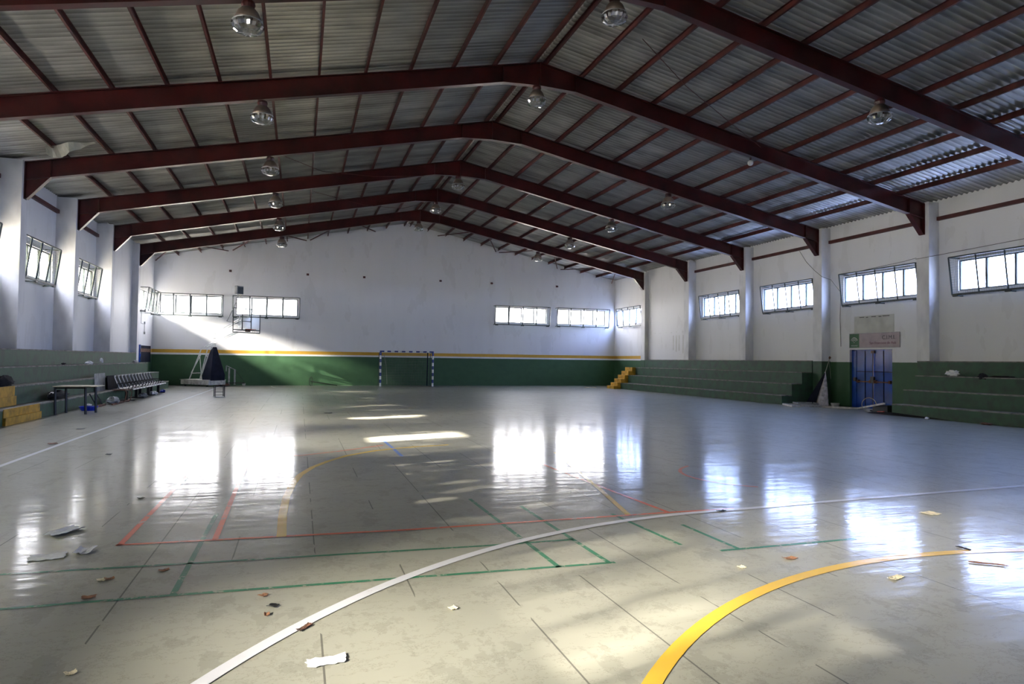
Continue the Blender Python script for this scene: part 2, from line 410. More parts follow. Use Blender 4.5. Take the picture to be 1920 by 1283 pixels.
wl_ = side_wall('wall_left', WL, -1, [(YF - T, FY[6], WL), (FY[6], YB + T, WL2)], win_left, door=None)
wr_ = side_wall('wall_right', WR, 1, [(YF - T, FY[6], WR), (FY[6], FY[7], 19.84), (FY[7], YB + T, WR2)], win_right, door=(18.84, 20.78, 2.17))

def gable(name, y0, y1, wins):
    mb = MB(); xs = sorted(set([WL - T, WR2 + T, XM] + [w[0] for w in wins] + [w[1] for w in wins]))
    for a, b in zip(xs, xs[1:]):
        mid = (a+b)/2; hit = [w for w in wins if w[0] < mid < w[1]]
        def pr(z0, za, zb): mb.prism([(a, z0), (b, z0), (b, zb), (a, za)], 'y', y0, y1)
        if hit: pr(0, hit[0][2], hit[0][2]); pr(hit[0][3], roofz(a)-0.02, roofz(b)-0.02)
        else: pr(0, roofz(a)-0.02, roofz(b)-0.02)
    return tag(mb.build(name, 'wall'), kind='structure')
wb_ = gable('wall_back', YB, YB + T, [(a, b, WZ0, WZ1) for a, b in back_win])
wf_ = gable('wall_front', YF - T, YF, [])
tag(wb_, label='white end wall with green dado and yellow band'); tag(wl_, label='left long wall above the bleachers'); tag(wr_, label='right long wall with the blue door'); tag(wf_, label='end wall behind the camera')

# columns (part of the walls)
for i, y in enumerate(FY):
    o = MB().box(WL - 0.05, XL, y-0.22, y+0.22, 0, rz(XL)+0.02).build('column', 'plaster', wl_, bevel=0.01)
    zg = 1.72; zl = 1.755 if y < 36 else 0; zr_ = 1.755 if (y < 18 or 22.5 < y < 36) else 0
    if zl: o.scale.z = (rz(XL)+0.02-zl)/(rz(XL)+0.02); o.location.z = zl
    mb = MB(); mb.cur = 0; mb.box(XR, WR + 0.1, y-0.24, y+0.24, max(zg, zr_), rz(XR)+0.02); 
    if not zr_: mb.cur = 1; mb.box(XR, WR + 0.1, y-0.24, y+0.24, 0, zg)
    mb.build('column', ['plaster', 'tier'], wr_, bevel=0.008)
# red rails high on the side walls
for i in range(7):
    a, b = FY[i], FY[i+1]
    if i == 6: continue
    MB().box(WR-0.10, WR, a+0.24, b-0.24, 6.38, 6.50).build('steel_rail', 'steel_pur', wr_)
    MB().box(WL, WL+0.10, a+0.22, b-0.22, 6.42, 6.54).build('steel_rail', 'steel_pur', wl_)

# ------------------------------------------------------------------ windows
def window(idx, axis, pos, a, b, sgn, open_=False):
    """frame, four sliding panes; axis 'x' means the wall is a plane of constant x"""
    def V(u, t0, t1, z0, z1, mb):
        if axis == 'x': mb.box(min(t0, t1), max(t0, t1), u[0], u[1], z0, z1)
        else: mb.box(u[0], u[1], min(t0, t1), max(t0, t1), z0, z1)
    root = thing('window_%d' % idx, None, None); tag(root, kind='structure')
    t0, t1 = pos + sgn*0.05, pos + sgn*0.12
    fr = MB(); w = 0.045
    V((a, b), t0, t1, WZ0, WZ0+w, fr); V((a, b), t0, t1, WZ1-w, WZ1, fr); V((a, a+w), t0, t1, WZ0+w, WZ1-w, fr); V((b-w, b), t0, t1, WZ0+w, WZ1-w, fr)
    c = (b-a)/4
    for k in (1, 2, 3):
        y = a + c*k; V((y-w*0.8, y+w*0.8), t0, t1, WZ0+w, WZ1-w, fr)
    fr.build('window_frame', 'frame', root)
    for k in range(4):
        p = MB(); y0, y1 = a + c*k + 0.02, a + c*(k+1) - 0.02; tt = pos + sgn*(0.075 if k % 2 else 0.095)
        V((y0, y1), tt, tt+0.004, WZ0+w, WZ1-w, p); p.build('pane', 'glass_blue' if axis == 'x' and sgn > 0 else 'glass', root)
    zc = (WZ0+WZ1)/2; tp = pos + sgn*0.2
    if axis == 'x': portal('window_daylight', (tp, (a+b)/2, zc), (0, math.pi/2 if sgn > 0 else -math.pi/2, 0), WZ1-WZ0, b-a)
    else: portal('window_daylight', ((a+b)/2, tp, zc), (-math.pi/2 if sgn > 0 else math.pi/2, 0, 0), b-a, WZ1-WZ0)
    return root
idx = 1
wins_l, wins_r, wins_b = [], [], []
for (a, b) in win_left:
    window(idx, 'x', WL2 if a > 37 else WL, a, b, -1); idx += 1
for (a, b) in win_right:
    window(idx, 'x', WR2 if a > 37 else WR, a, b, 1); idx += 1
for (a, b) in back_win: window(idx, 'y', YB, a, b, 1); idx += 1

# wire guards: slanted box frames in front of the windows
def guard(label, axis, pos, a, b, sgn, group, dz=0):
    """pos: wall plane; sgn: +1 when the room lies at smaller coordinate"""
    root = thing('window_guard', label, 'window guard', group=group)
    zt, zb, dt, db = 5.03, 3.86, 0.45, 0.30
    def P(u, d, z): return (pos - sgn*d, u, z) if axis == 'x' else (u, pos - sgn*d, z)
    fr = MB(); r = 0.022
    TL, TR_, BL, BR = P(a, dt, zt), P(b, dt, zt), P(a, db, zb), P(b, db, zb)
    for p, q in ((TL, TR_), (TL, BL), (TR_, BR)): fr.bar(p, q, r, square=True)
    fr.bar(BL, BR, 0.026, square=True)
    for p, u in ((TL, a), (TR_, b)):
        fr.bar(p, P(u, 0, zt), r*0.8, square=True)
    for u in (a, b): fr.bar(P(u, db, zb), P(u, 0, zb), r*0.8, square=True)
    for k in (1, 2, 3):
        u = a + (b-a)*k/4; fr.bar(P(u, dt, zt), P(u, db, zb), r*(1.35 if axis == 'y' else 0.95), square=True)
    fr.build('guard_frame', 'frame', root)
    for u in (a+0.12, (a+b)/2, b-0.12):
        bk = MB(); bk.bar(P(u-0.09, db+0.0, zb-0.035), P(u+0.09, db, zb-0.035), 0.03, square=True); bk.bar(P(u, db, zb-0.04), P(u, 0, zb-0.04), 0.015, square=True)
        bk.build('bracket', 'frame', root)
    ms = MB(); n = int((b-a)/0.075); t = 0.0016
    for k in range(1, n):
        u = a + (b-a)*k/n; ms.bar(P(u, dt, zt), P(u, db, zb), t, 3)
    for k in range(1, 15):
        f = k/15; d = db + (dt-db)*f; z = zb + (zt-zb)*f
        ms.bar(P(a, d, z), P(b, d, z), t, 3)
        for u in (a, b): ms.bar(P(u, d, z), P(u, 0, z), t, 3)
    for k in range(1, 6):
        for u in (a, b): ms.bar(P(u, dt*k/6, zt), P(u, db*k/6, zb), t, 3)
    for k in range(0, n+1, 2):
        u = a + (b-a)*k/n; ms.bar(P(u, db, zb), P(u, 0, zb), t, 3)
    ms.build('wire_mesh', 'frame', root)
    return root
# bays counted from the front wall; 3 = A-B ... 8 = last bay before the back wall
RG = {3: (0.26, 0.95, 'wire window guard cut by the right edge of the photo, over the near right bleachers'),
      4: (0.26, 1.15, 'wire window guard on right wall, directly above the blue double door'),
      5: (0.26, 1.30, 'wire window guard on right wall above the near end of the far bleachers'),
      6: (0.26, 1.20, 'wire window guard on right wall over the middle of the far right bleachers')}
LG = {4: (0.26, 1.05, 'dark sliver of a wire window guard at the left edge of the photo'),
      5: (0.26, 1.15, 'wire window guard on left wall, the larger of the two with trees behind'),
      6: (0.26, 1.05, 'wire window guard on left wall, the smaller of the two with trees behind')}
for i, (p, q, lb) in RG.items(): guard(lb, 'x', WR, BAYS[i][0]+p, BAYS[i][1]-q, 1, 'wire guards on the side walls')
for i, (p, q, lb) in LG.items(): guard(lb, 'x', WL, BAYS[i][0]+p, BAYS[i][1]-q, -1, 'wire guards on the side walls')
guard('wire window guard on right wall, next to the far right corner', 'x', WR2, 36.75, 40.0, 1, 'wire guards on the side walls')
guard('wire window guard on left wall, tucked into the far left corner', 'x', WL2, 37.6, 40.6, -1, 'wire guards on the side walls')
for (a, b), lb in zip([(-7.45, -4.13), (-3.61, -0.05), (11.66, 15.32), (15.84, 19.50)],
                      ['wire window guard on end wall, leftmost, by the left corner', 'wire window guard on end wall, behind the glass backboard',
                       'wire window guard on end wall, left one of the right hand pair', 'wire window guard on end wall, rightmost, by the right corner']):
    guard(lb, 'y', YB, a, b, 1, 'wire guards on the end wall')

# ------------------------------------------------------------------ roof: corrugated sheets on purlins on portal frames
mb = MB(); PITCH_C = 0.180; NSEG = 8
for sgn in (-1, 1):
    xe = WL - 0.5 if sgn < 0 else WR2 + 0.6; xi = XM + sgn*0.045
    n = int((YB - YF + 0.8)/PITCH_C*NSEG); vs = []; NX = 10
    for i in range(n+1):
        y = YF - 0.4 + i*PITCH_C/NSEG; dz = 0.028*math.cos(2*math.pi*i/NSEG)
        for j in range(NX+1):
            x = xi + (xe - xi)*j/NX; vs.append((x, y, rz(x) + PUR + 0.03 + dz))
    fs = [(i*(NX+1)+j, i*(NX+1)+j+1, (i+1)*(NX+1)+j+1, (i+1)*(NX+1)+j) for i in range(n) for j in range(NX)]
    mb.add(vs, fs)
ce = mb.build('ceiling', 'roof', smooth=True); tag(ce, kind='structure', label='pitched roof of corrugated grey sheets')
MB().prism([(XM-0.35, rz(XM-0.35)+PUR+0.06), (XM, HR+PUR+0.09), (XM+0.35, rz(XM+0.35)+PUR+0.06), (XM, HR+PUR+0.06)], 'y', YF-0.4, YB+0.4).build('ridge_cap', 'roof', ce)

# rib shading painted into the sheet colour as irregular dark bands
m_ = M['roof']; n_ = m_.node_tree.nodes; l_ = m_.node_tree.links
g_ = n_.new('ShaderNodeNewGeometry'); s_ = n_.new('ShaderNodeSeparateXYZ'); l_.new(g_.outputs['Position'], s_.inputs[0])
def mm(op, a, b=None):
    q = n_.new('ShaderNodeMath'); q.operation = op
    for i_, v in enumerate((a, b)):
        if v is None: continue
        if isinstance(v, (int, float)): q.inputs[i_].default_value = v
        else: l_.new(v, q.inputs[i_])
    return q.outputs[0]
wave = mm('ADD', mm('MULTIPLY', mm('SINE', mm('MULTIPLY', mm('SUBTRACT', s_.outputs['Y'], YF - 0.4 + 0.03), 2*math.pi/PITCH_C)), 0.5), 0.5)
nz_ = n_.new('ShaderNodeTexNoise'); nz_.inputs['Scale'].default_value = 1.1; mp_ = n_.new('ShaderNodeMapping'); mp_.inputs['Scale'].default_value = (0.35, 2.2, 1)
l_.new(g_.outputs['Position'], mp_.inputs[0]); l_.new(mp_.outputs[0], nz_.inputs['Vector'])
rib_shade = mm('MULTIPLY', mm('MULTIPLY', wave, nz_.outputs['Fac']), 1.15)
mix_ = n_.new('ShaderNodeMix'); mix_.data_type = 'RGBA'; l_.new(rib_shade, mix_.inputs[0])
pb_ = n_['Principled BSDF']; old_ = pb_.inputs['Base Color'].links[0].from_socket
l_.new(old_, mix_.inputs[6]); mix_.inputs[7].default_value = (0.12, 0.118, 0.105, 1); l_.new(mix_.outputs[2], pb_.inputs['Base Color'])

# portal frames
frame_label = {0: 'dark red steel portal frame behind and above the camera', 1: 'dark red steel portal frame just above the top edge of the photo',
               2: 'nearest dark red steel portal frame, cutting the upper right corner of the photo', 3: 'dark red steel frame with apex high in the photo, ending right of blue door',
               4: 'dark red steel portal frame ending on the column just left of the blue door', 5: 'dark red steel portal frame, third in depth from the end wall',
               6: 'dark red steel portal frame second in depth from the end wall', 7: 'dark red steel portal frame farthest away, close to the end wall'}
D = 0.50
def rafter(name, parent, y, sgn):
    xe = XL if sgn < 0 else XR; mb = MB(); tw = 0.006; fw = 0.09
    xa = XM + sgn*1.05
    zb_a = rz(xa) - 0.46; zapex = HR - 0.66
    web = [(XM, HR), (xe, rz(xe)), (xe, rz(xe)-D), (xa, zb_a), (XM, zapex+0.03)]
    mb.prism(web if sgn < 0 else web, 'y', y-tw, y+tw)
    for (p, q, th) in (((XM, HR), (xe, rz(xe)), 0.016),):
        mb.prism([p, q, (q[0], q[1]-th), (p[0], p[1]-th)], 'y', y-fw, y+fw)
    for (p, q, th) in (((xe, rz(xe)-D), (xa, zb_a), 0.016), ((xa, zb_a), (XM, zapex+0.03), 0.016)):
        mb.prism([p, q, (q[0], q[1]-th), (p[0], p[1]-th)], 'y', y-fw, y+fw)
    return mb.build(name, 'steel', parent)
for i, y in enumerate(FY):
    fr = thing('portal_frame', frame_label[i], 'roof beam', group='portal frames under the roof')
    for sgn in (-1, 1):
        rafter('rafter', fr, y, sgn)
        xe = XL if sgn < 0 else XR; zt = rz(xe) - D
        a = (xe, zt + 0.02); xk = xe - sgn*0.62; zk = rz(xk) - D
        b = MB(); b.prism([(xe, zt), (xk, zk), (xe - sgn*0.06, zt-0.52), (xe, zt-0.52)], 'y', y-0.007, y+0.007)
        b.prism([(xk, zk), (xk, zk-0.02), (xe - sgn*0.06, zt-0.55), (xe - sgn*0.06, zt-0.52)], 'y', y-0.09, y+0.09)
        b.prism([(xe, zt-0.55), (xe - sgn*0.015, zt-0.55), (xe - sgn*0.015, rz(xe)-0.02), (xe, rz(xe)-0.02)], 'y', y-0.10, y+0.10)
        b.build('knee_bracket', 'steel', fr)
        for xs in ((xk), (XM + sgn*1.05)):
            MB().box(xs-0.006, xs+0.006, y-0.085, y+0.085, rz(xs)-0.46, rz(xs)-0.01).build('stiffener', 'steel', fr)
    MB().box(XM-0.012, XM+0.012, y-0.095, y+0.095, HR-0.64, HR-0.01).build('ridge_plate', 'steel', fr)

# purlins
ordn = ['first', 'second', 'third', 'fourth', 'fifth', 'sixth', 'seventh', 'eighth', 'ninth', 'tenth', 'eleventh', 'twelfth']
def channel(x, y0, y1):
    mb = MB(); z = rz(x); h = PUR - 0.008; w = 0.05; t = 0.006; d = 1 if x < XM else -1
    x0 = x - w/2 if d > 0 else x + w/2
    mb.box(min(x0, x0+d*t), max(x0, x0+d*t), y0, y1, z, z+h)
    mb.box(x-w/2, x+w/2, y0, y1, z, z+t); mb.box(x-w/2, x+w/2, y0, y1, z+h-t, z+h)
    return mb
for sgn, side in ((-1, 'left'), (1, 'right')):
    for k in range(12):
        x = XM + sgn*(0.17 if k == 0 else 0.12 + 1.13*k)
        if k == 11 and False: continue
        if abs(x - XM) > 13.4: continue
        top = 'closest to the ridge' if k == 0 else '%s one down from the ridge pair' % ordn[k-1]
        o = channel(x, YF+0.01, YB-0.01).build('purlin', 'steel_pur')
        tag(o, 'dark red steel purlin under the %s roof slope, %s' % (side, top), 'purlin', 'purlins under the corrugated roof')
# wind bracing of the last bay, ends showing below the farthest frame
for sgn, side in ((-1, 'left'), (1, 'right')):
    for k, (da, dm, db) in enumerate([(13.7, 11.9, 10.04), (9.8, 7.8, 5.85), (5.63, 3.75, 1.9)]):
        P3 = [(XM + sgn*q, (YB - 0.06, FY[7] + 0.25, YB - 0.06)[n_], rz(XM + sgn*q) - (0.10 if n_ != 1 else 0.06)) for n_, q in enumerate((da, dm, db))]
        o = MB().bar(P3[0], P3[1], 0.024, square=True).bar(P3[1], P3[2], 0.024, square=True).build('wind_brace', 'steel_pur')
        tag(o, 'thin red V shaped brace under the %s slope by end wall, %s' % (side, ['at the eave', 'halfway up', 'at the ridge'][k]), 'brace', 'wind braces by the end wall')

# ------------------------------------------------------------------ high bay lamps
def make_lamp():
    t = thing('high_bay_lamp', '', 'ceiling lamp', group='high bay lamps under the frames')
    MB().lathe((0, 0, 0), [(0.0, 0.0), (0.11, 0.0), (0.12, -0.05), (0.10, -0.12), (0.0, -0.12)], 16).build('ballast_housing', 'steel', t, smooth=False)
    MB().lathe((0, 0, -0.12), [(0.12, 0.0), (0.175, -0.06), (0.215, -0.15), (0.235, -0.23), (0.22, -0.23), (0.20, -0.15), (0.16, -0.07), (0.11, -0.01)], 24).build('reflector_dome', 'ballast', t, smooth=True)
    mb = MB(); n = 32; prof = [(0.235, -0.23), (0.262, -0.25), (0.262, -0.30), (0.235, -0.36), (0.17, -0.41), (0.08, -0.43), (0.0, -0.435)]; vs = []
    for r, z in prof:
        for i in range(n):
            a = 2*math.pi*i/n; rr = r*(1 + (0.045 if i % 2 else -0.045)); vs.append((rr*math.cos(a), rr*math.sin(a), z-0.12))
    mb.add(vs, [(k*n+i, k*n+(i+1) % n, (k+1)*n+(i+1) % n, (k+1)*n+i) for k in range(len(prof)-1) for i in range(n)])
    mb.build('prismatic_bowl', 'lens', t)
    MB().lathe((0, 0, -0.12), [(0.0, -0.02), (0.045, -0.05), (0.06, -0.16), (0.045, -0.26), (0.0, -0.29)], 12).build('bulb', 'white', t, smooth=True)
    MB().ring((0, 0, -0.355), 0.250, 0.010).build('rim_clip', 'alu', t)
    return t
proto = None
order = ['nearest the camera', 'on the frame ending right of the blue door', 'on the frame ending left of the blue door', 'on the third frame from the end wall', 'on the second frame from the end wall', 'on the farthest frame by the end wall']
for i in range(2, 8):
    for side, x in (('left', -0.97), ('middle', 6.02), ('right', 12.88)):
        if i == 3 and side == 'right': continue
        if i == 4 and side == 'middle': continue
        z = rz(x) - (0.64 if side == 'middle' else 0.52)
        lb = 'glass bowl lamp %s, the %s one' % (order[i-2], {'left': 'left hand', 'middle': 'ridge', 'right': 'right hand'}[side])
        if proto is None:
            proto = make_lamp(); proto.location = (x, FY[i], z); proto['label'] = lb
        else: dup(proto, (x, FY[i], z), None, lb)
g = thing('bare_lamp', 'small bare white bulb lamp hanging under a frame where a bowl is missing', 'ceiling lamp', (12.88, FY[3], rz(12.88)-0.52))
MB().bar((0, 0, 0), (0, 0, -0.08), 0.03).build('lamp_holder', 'steel', g)
MB().lathe((0, 0, -0.16), [(0.0, 0.085), (0.05, 0.07), (0.085, 0.02), (0.085, -0.03), (0.05, -0.075), (0.0, -0.09)], 14).build('globe', 'white', g, smooth=True)

# ------------------------------------------------------------------ bleachers
def tiers(root, xs, sgn, spans, back, zs=(0.36, 0.82, 1.28, 1.75)):
    """xs: riser planes from the court outwards"""
    for k, (x, z, (a, b)) in enumerate(zip(xs, zs, spans)):
        nx = xs[k+1] if k < 3 else back
        mb = MB(); x0, x1 = min(x, nx), max(x, nx)
        lip = 0.012; parts = [(a, b, x0, x1)]
        if k == 3 and b > 32:
            lim = (19.83 if sgn > 0 else WL2 + 0.01)
            parts = [(a, 31.5, x0, x1), (31.5, b, x0, lim) if sgn > 0 else (31.5, b, lim, x1)]
        for (a, b, x0, x1) in parts:
            mb.cur = 0; mb.box(x0, x1, a, b, 0, z-0.03)
            mb.cur = 1; mb.box(x0 - (lip if sgn > 0 else 0), x1 + (lip if sgn < 0 else 0), a, b, z-0.03, z)
        mb.build('tier', ['tier', 'tread'], root)
def stair(root, xs, sgn, y0, y1, first=True):
    """yellow half-height steps set in front of every tier"""
    zs = (0.0, 0.36, 0.82, 1.28)
    for k in range(3):
        x = xs[k]; z0, z1 = zs[k], zs[k+1]; mid = z0 + (z1-z0)*0.48
        y1_ = y1 + (0.45 if k == 0 else 0.0)
        a, b = sorted((x, x - sgn*0.06))
        MB().box(a, b, y0, y1_, z0, mid).build('stair_step', 'yel', root)
        a, b = sorted((x - sgn*0.006, x))
        MB().box(a - (0.013 if sgn > 0 else 0), b + (0.013 if sgn < 0 else 0), y0, y1_, mid, z1+0.004).build('stair_riser', 'yel', root)
XSR = (18.16, 18.64, 19.13, 19.61); XSL = (-6.24, -6.64, -7.03, -7.42)
bl = thing('bleachers', 'long green painted concrete bleachers below the left wall, littered with rubbish', 'bleachers', group=None)
tiers(bl, XSL, -1, [(6.0, 37.6), (6.0, 37.3), (6.0, 36.8), (6.0, 36.35)], WL + 0.01)
stair(bl, XSL, -1, 17.7, 19.45)
b2 = thing('bleachers', 'green concrete bleachers on the far right with a yellow stepped end', 'bleachers')
tiers(b2, XSR, 1, [(22.30, 36.30)]*3 + [(22.30, 36.07)], WR - 0.01)
# yellow stepped end flight
zs = [0.18, 0.36, 0.59, 0.82, 1.05, 1.28]
for k in range(6):
    x0 = 17.70 + 0.2392*k
    MB().box(x0, x0+0.239 if k < 5 else 19.13, 36.305, 37.2, 0 if k < 2 else zs[k]-0.46, zs[k]).build('stair_step', 'yel', b2)
MB().box(18.42, 19.12, 36.31, 37.19, 0, 0.355).build('stair_core', 'tier', b2); MB().box(18.90, 19.60, 36.31, 37.19, 0, 0.81).build('stair_core', 'tier', b2)
MB().box(19.14, 19.80, 36.31, 37.19, 0.815, 1.275).build('stair_core', 'tier', b2)
b3 = thing('bleachers', 'green concrete bleachers at the right edge, nearest the camera', 'bleachers')
tiers(b3, XSR, 1, [(3.0, 17.10)]*3 + [(3.0, 17.45)], WR - 0.01)

# ------------------------------------------------------------------ blue double door with sign
DX = WR + 0.10
d = thing('door_1', None, None); tag(d, kind='structure', label='blue sheet metal double door between the right bleachers')
ya, yb, zt = 18.84, 20.78, 2.17
mb = MB(); mb.box(DX, DX+0.07, ya, ya+0.05, 0, zt).box(DX, DX+0.07, yb-0.22, yb, 0, zt).box(DX, DX+0.07, ya, yb, zt-0.04, zt); mb.box(DX, WR+T+0.1, ya-0.02, yb+0.02, -0.14, -0.001); mb.build('door_frame', 'blue', d)
for s_, (a, b) in enumerate(((ya+0.05, (ya+yb)/2-0.06), ((ya+yb)/2-0.05, yb-0.22))):
    lf = MB().box(DX+0.02, DX+0.06, a, b, 0.0, zt-0.04).build('door_leaf', 'blue', d)
    rb = MB(); c = (a+b)/2
    rb.box(DX+0.005, DX+0.02, c-0.012, c+0.012, 0.02, zt-0.05)
    for z in (1.35, 0.98): rb.box(DX+0.005, DX+0.02, a, b, z-0.012, z+0.012)
    rb.build('seam_rib', 'pad', lf)
    hb = MB(); hb.box(DX-0.06, DX-0.035, a+0.08, b-0.05, 0.96, 1.0)
    for q in (a+0.12, b-0.10): hb.box(DX-0.06, DX+0.02, q-0.04, q+0.04, 0.93, 1.04)
    hb.build('push_bar', 'brown', lf)
c = (ya+yb)/2 - 0.05
MB().bar((DX-0.02, c, 0.05), (DX-0.02, c, 2.1), 0.018).build('bolt_rod', 'black', d)
MB().box(DX-0.05, DX+0.02, c-0.07, c+0.07, 2.03, 2.13).build('bolt_box', 'black', d)
MB().box(DX-0.06, DX+0.02, c-0.05, c+0.09, 0.93, 1.17).build('door_lock', 'black', d)
MB().box(DX-0.06, DX+0.02, yb-0.24, yb-0.12, 0.98, 1.12).build('door_lock', 'black', d)

sg = thing('sign_board', 'long mauve sign with a green emblem square above the blue door', 'sign')
X_ = WR - 0.025
MB().box(X_, WR-0.001, 18.50, 20.76, 2.24, 2.77).build('panel', 'mauve', sg)
MB().box(X_-0.004, X_, 20.30, 20.75, 2.25, 2.76).build('emblem_square', 'signgreen', sg)
em = MB()
for R, w in ((0.165, 0.020), (0.115, 0.017), (0.065, 0.014)):
    em.ring((X_-0.008, 20.525, 2.455), R, w*0.5, u=(0, 1, 0), w=(0, 0, 1), a0=0.35, a1=math.pi-0.35, n=16)
em.lathe((X_-0.006, 20.525, 2.44), [(0, 0.025), (0.025, 0), (0, -0.025)], 8)
em.build('emblem_arches', 'white', sg)
fr_ = MB()
for (a, b, c_, e) in ((18.49, 18.51, 2.23, 2.78), (20.75, 20.77, 2.23, 2.78), (18.49, 20.77, 2.765, 2.78), (18.49, 20.77, 2.23, 2.245)): fr_.box(X_-0.008, X_, a, b, c_, e)
fr_.build('sign_frame', 'grey', sg)
def text(body, size, y, z, m, name, parent, x=X_-0.006, align='RIGHT'):
    cu = bpy.data.curves.new(name, 'FONT'); cu.body = body; cu.size = size; cu.extrude = 0.002; cu.align_x = align
    tmp = bpy.data.objects.new(name, cu); COL.objects.link(tmp)
    dg = bpy.context.evaluated_depsgraph_get(); me = bpy.data.meshes.new_from_object(tmp.evaluated_get(dg))
    bpy.data.objects.remove(tmp); me.materials.clear(); me.materials.append(M[m])
    o = bpy.data.objects.new(name, me); COL.objects.link(o)
    o.matrix_world = Matrix(((0, 0, -1, x), (-1, 0, 0, y), (0, 1, 0, z), (0, 0, 0, 1)))
    o.parent = parent; return o
text('C.I.M.I.', 0.20, 18.68, 2.53, 'grey_text', 'lettering', sg)
text('San Francisco de Asis', 0.135, 18.64, 2.36, 'mauve_text', 'lettering', sg)
text('ANDALUCIA', 0.055, 20.525, 2.30, 'white', 'lettering', sg, x=X_-0.008, align='CENTER')

pp = MB().box(WR-0.004, WR-0.0005, 18.75, 20.55, 2.79, 3.42).build('repaired_patch', 'patch', wr_)
mk = MB()
for k, (a, b) in enumerate([(18.95, 19.25), (19.30, 19.42), (19.55, 19.75), (19.9, 20.0), (20.08, 20.3)]): mk.box(WR-0.008, WR-0.004, a, b, 3.36 - 0.01*(k % 2), 3.385 - 0.01*(k % 2))
mk.build('glue_marks', 'cable', wr_)
for k, (y, h) in enumerate([(33.2, 0.9), (32.9, 1.0), (32.6, 0.95), (32.2, 1.1), (31.95, 1.0)]):
    MB().box(19.84-0.003, 19.84-0.0005, y, y+0.07, 3.1-h*0.9, 3.1).build('stain_streak', 'patch', wr_)
for k in range(6): MB().box(19.84-0.006, 19.84-0.0005, 32.1+0.62*k, 32.35+0.62*k, 3.25+0.02*(k % 2), 3.29+0.02*(k % 2)).build('tape_mark', 'white', wr_)

# left wall door near the far corner
d2 = thing('door_2', None, None); tag(d2, kind='structure', label='dark blue door at the far end of the left wall')
MB().box(WL2, WL2+0.05, 37.95, 40.5, 1.28, 2.13).build('door_leaf', 'pad', d2)
MB().box(WL2, WL2+0.09, 37.75, 37.98, 1.28, 2.16).build('door_jamb', 'blue', d2)
MB().box(WL2+0.05, WL2+0.054, 37.98, 40.5, 1.80, 1.98).build('painted_band', 'brown', d2)

# ------------------------------------------------------------------ handball goal
gx, gy = 4.47, 39.9
gl = thing('handball_goal', 'handball goal with blue and white banded posts against the end wall', 'goal', (gx, gy, 0))
def banded(mb, a, b, n, start):
    a, b = Vector(a), Vector(b)
    for i in range(n):
        mb.cur = (i + start) % 2; p, q = a + (b-a)*i/n, a + (b-a)*(i+1)/n
        mb.bar(p, q, 0.04, square=True)
for x in (0.04, 3.12):
    mb = MB(); banded(mb, (x, 0, 0.0), (x, 0, 2.0), 10, 1); mb.build('post', ['blueband', 'white'], gl)
mb = MB(); banded(mb, (0.0, 0, 2.04), (3.16, 0, 2.04), 15, 0); mb.cur = 0; mb.box(-0.001, 0.25, -0.042, 0.042, 1.999, 2.081).box(2.9, 3.161, -0.042, 0.042, 1.999, 2.081); mb.build('crossbar', ['blueband', 'white'], gl)
for x in (0.04, 3.12):
    MB().tube([(x, 0.04, 2.0), (x, 0.75, 1.95), (x, 1.0, 0.03), (x, 0.04, 0.03)], 0.018).build('net_stay', 'frame', gl)
nt = MB(); NX_, NZ_ = 32, 20
def nz(i, j):
    x = 0.1 + 2.96*i/NX_; z = 0.02 + 1.95*j/NZ_; return (x, 0.95 - 0.30*j/NZ_ + 0.06*math.sin(i*0.9)*(1-j/NZ_), z)
for i in range(NX_+1):
    nt.tube([nz(i, j) for j in range(0, NZ_+1, 4)], 0.004, 3)
for j in range(NZ_+1):
    nt.tube([nz(i, j) for i in range(0, NX_+1, 4)], 0.004, 3)
nt.tube([(0.25, 0.2, 1.9), (0.42, 0.4, 1.2), (0.50, 0.55, 0.1)], 0.014, 4)
nt.build('net', 'net', gl)
MB().tube([(2.85, 0.35, 0.02), (2.85, 0.25, 2.0)], 0.03, 6).build('rear_upright', 'pad', gl)

# ------------------------------------------------------------------ basketball stand (local frame: +x forward to the board)
bs = thing('basketball_stand', 'white portable basketball stand with navy padding and glass backboard in the left corner', 'basketball hoop', (-4.15, 39.25, 0), math.atan2(-0.68, 0.73))
ang = math.atan2(-0.68, 0.73); ca, sa = math.cos(ang), math.sin(ang)
def L(X, Y, Z):
    dx, dy = X + 4.15, Y - 39.25; return (dx*ca + dy*sa, -dx*sa + dy*ca, Z)
mb = MB(); mb.box(-2.15, -0.02, -0.55, 0.55, 0.10, 0.36).box(-2.20, 0.0, -0.58, 0.58, 0.34, 0.37); mb.build('ballast_base', 'dirtywhite', bs, bevel=0.01)
for x in (-1.9, -0.25):
    for y in (-0.45, 0.45):
        MB().bar((x, y-0.03, 0.055), (x, y+0.03, 0.055), 0.055, 12).build('wheel', 'black', bs)
# padded front
fx0 = -0.62
MB().add([(0.02, -0.46, 0.33), (0.02, 0.46, 0.33), (fx0, 0.46, 0.33), (fx0, -0.46, 0.33), (-0.22, -0.10, 2.12), (-0.22, 0.10, 2.12), (-0.40, 0.10, 2.12), (-0.40, -0.10, 2.12),
          (0.03, -0.47, 0.62), (0.03, 0.47, 0.62), (fx0, 0.47, 0.62), (fx0, -0.47, 0.62)],
         [(0, 3, 2, 1), (0, 1, 9, 8), (1, 2, 10, 9), (2, 3, 11, 10), (3, 0, 8, 11), (8, 9, 5, 4), (9, 10, 6, 5), (10, 11, 7, 6), (11, 8, 4, 7), (4, 5, 6, 7)]).build('padding', 'pad', bs, bevel=0.02)
mb = MB()
for y in (-0.09, 0.09): mb.bar((-0.30, y, 0.36), (-0.34, y, 2.85), 0.030, square=True)
for z in (2.3, 2.6, 2.83): mb.bar((-0.33, -0.09, z), (-0.33, 0.09, z), 0.022, square=True)
mb.build('mast', 'white', bs)
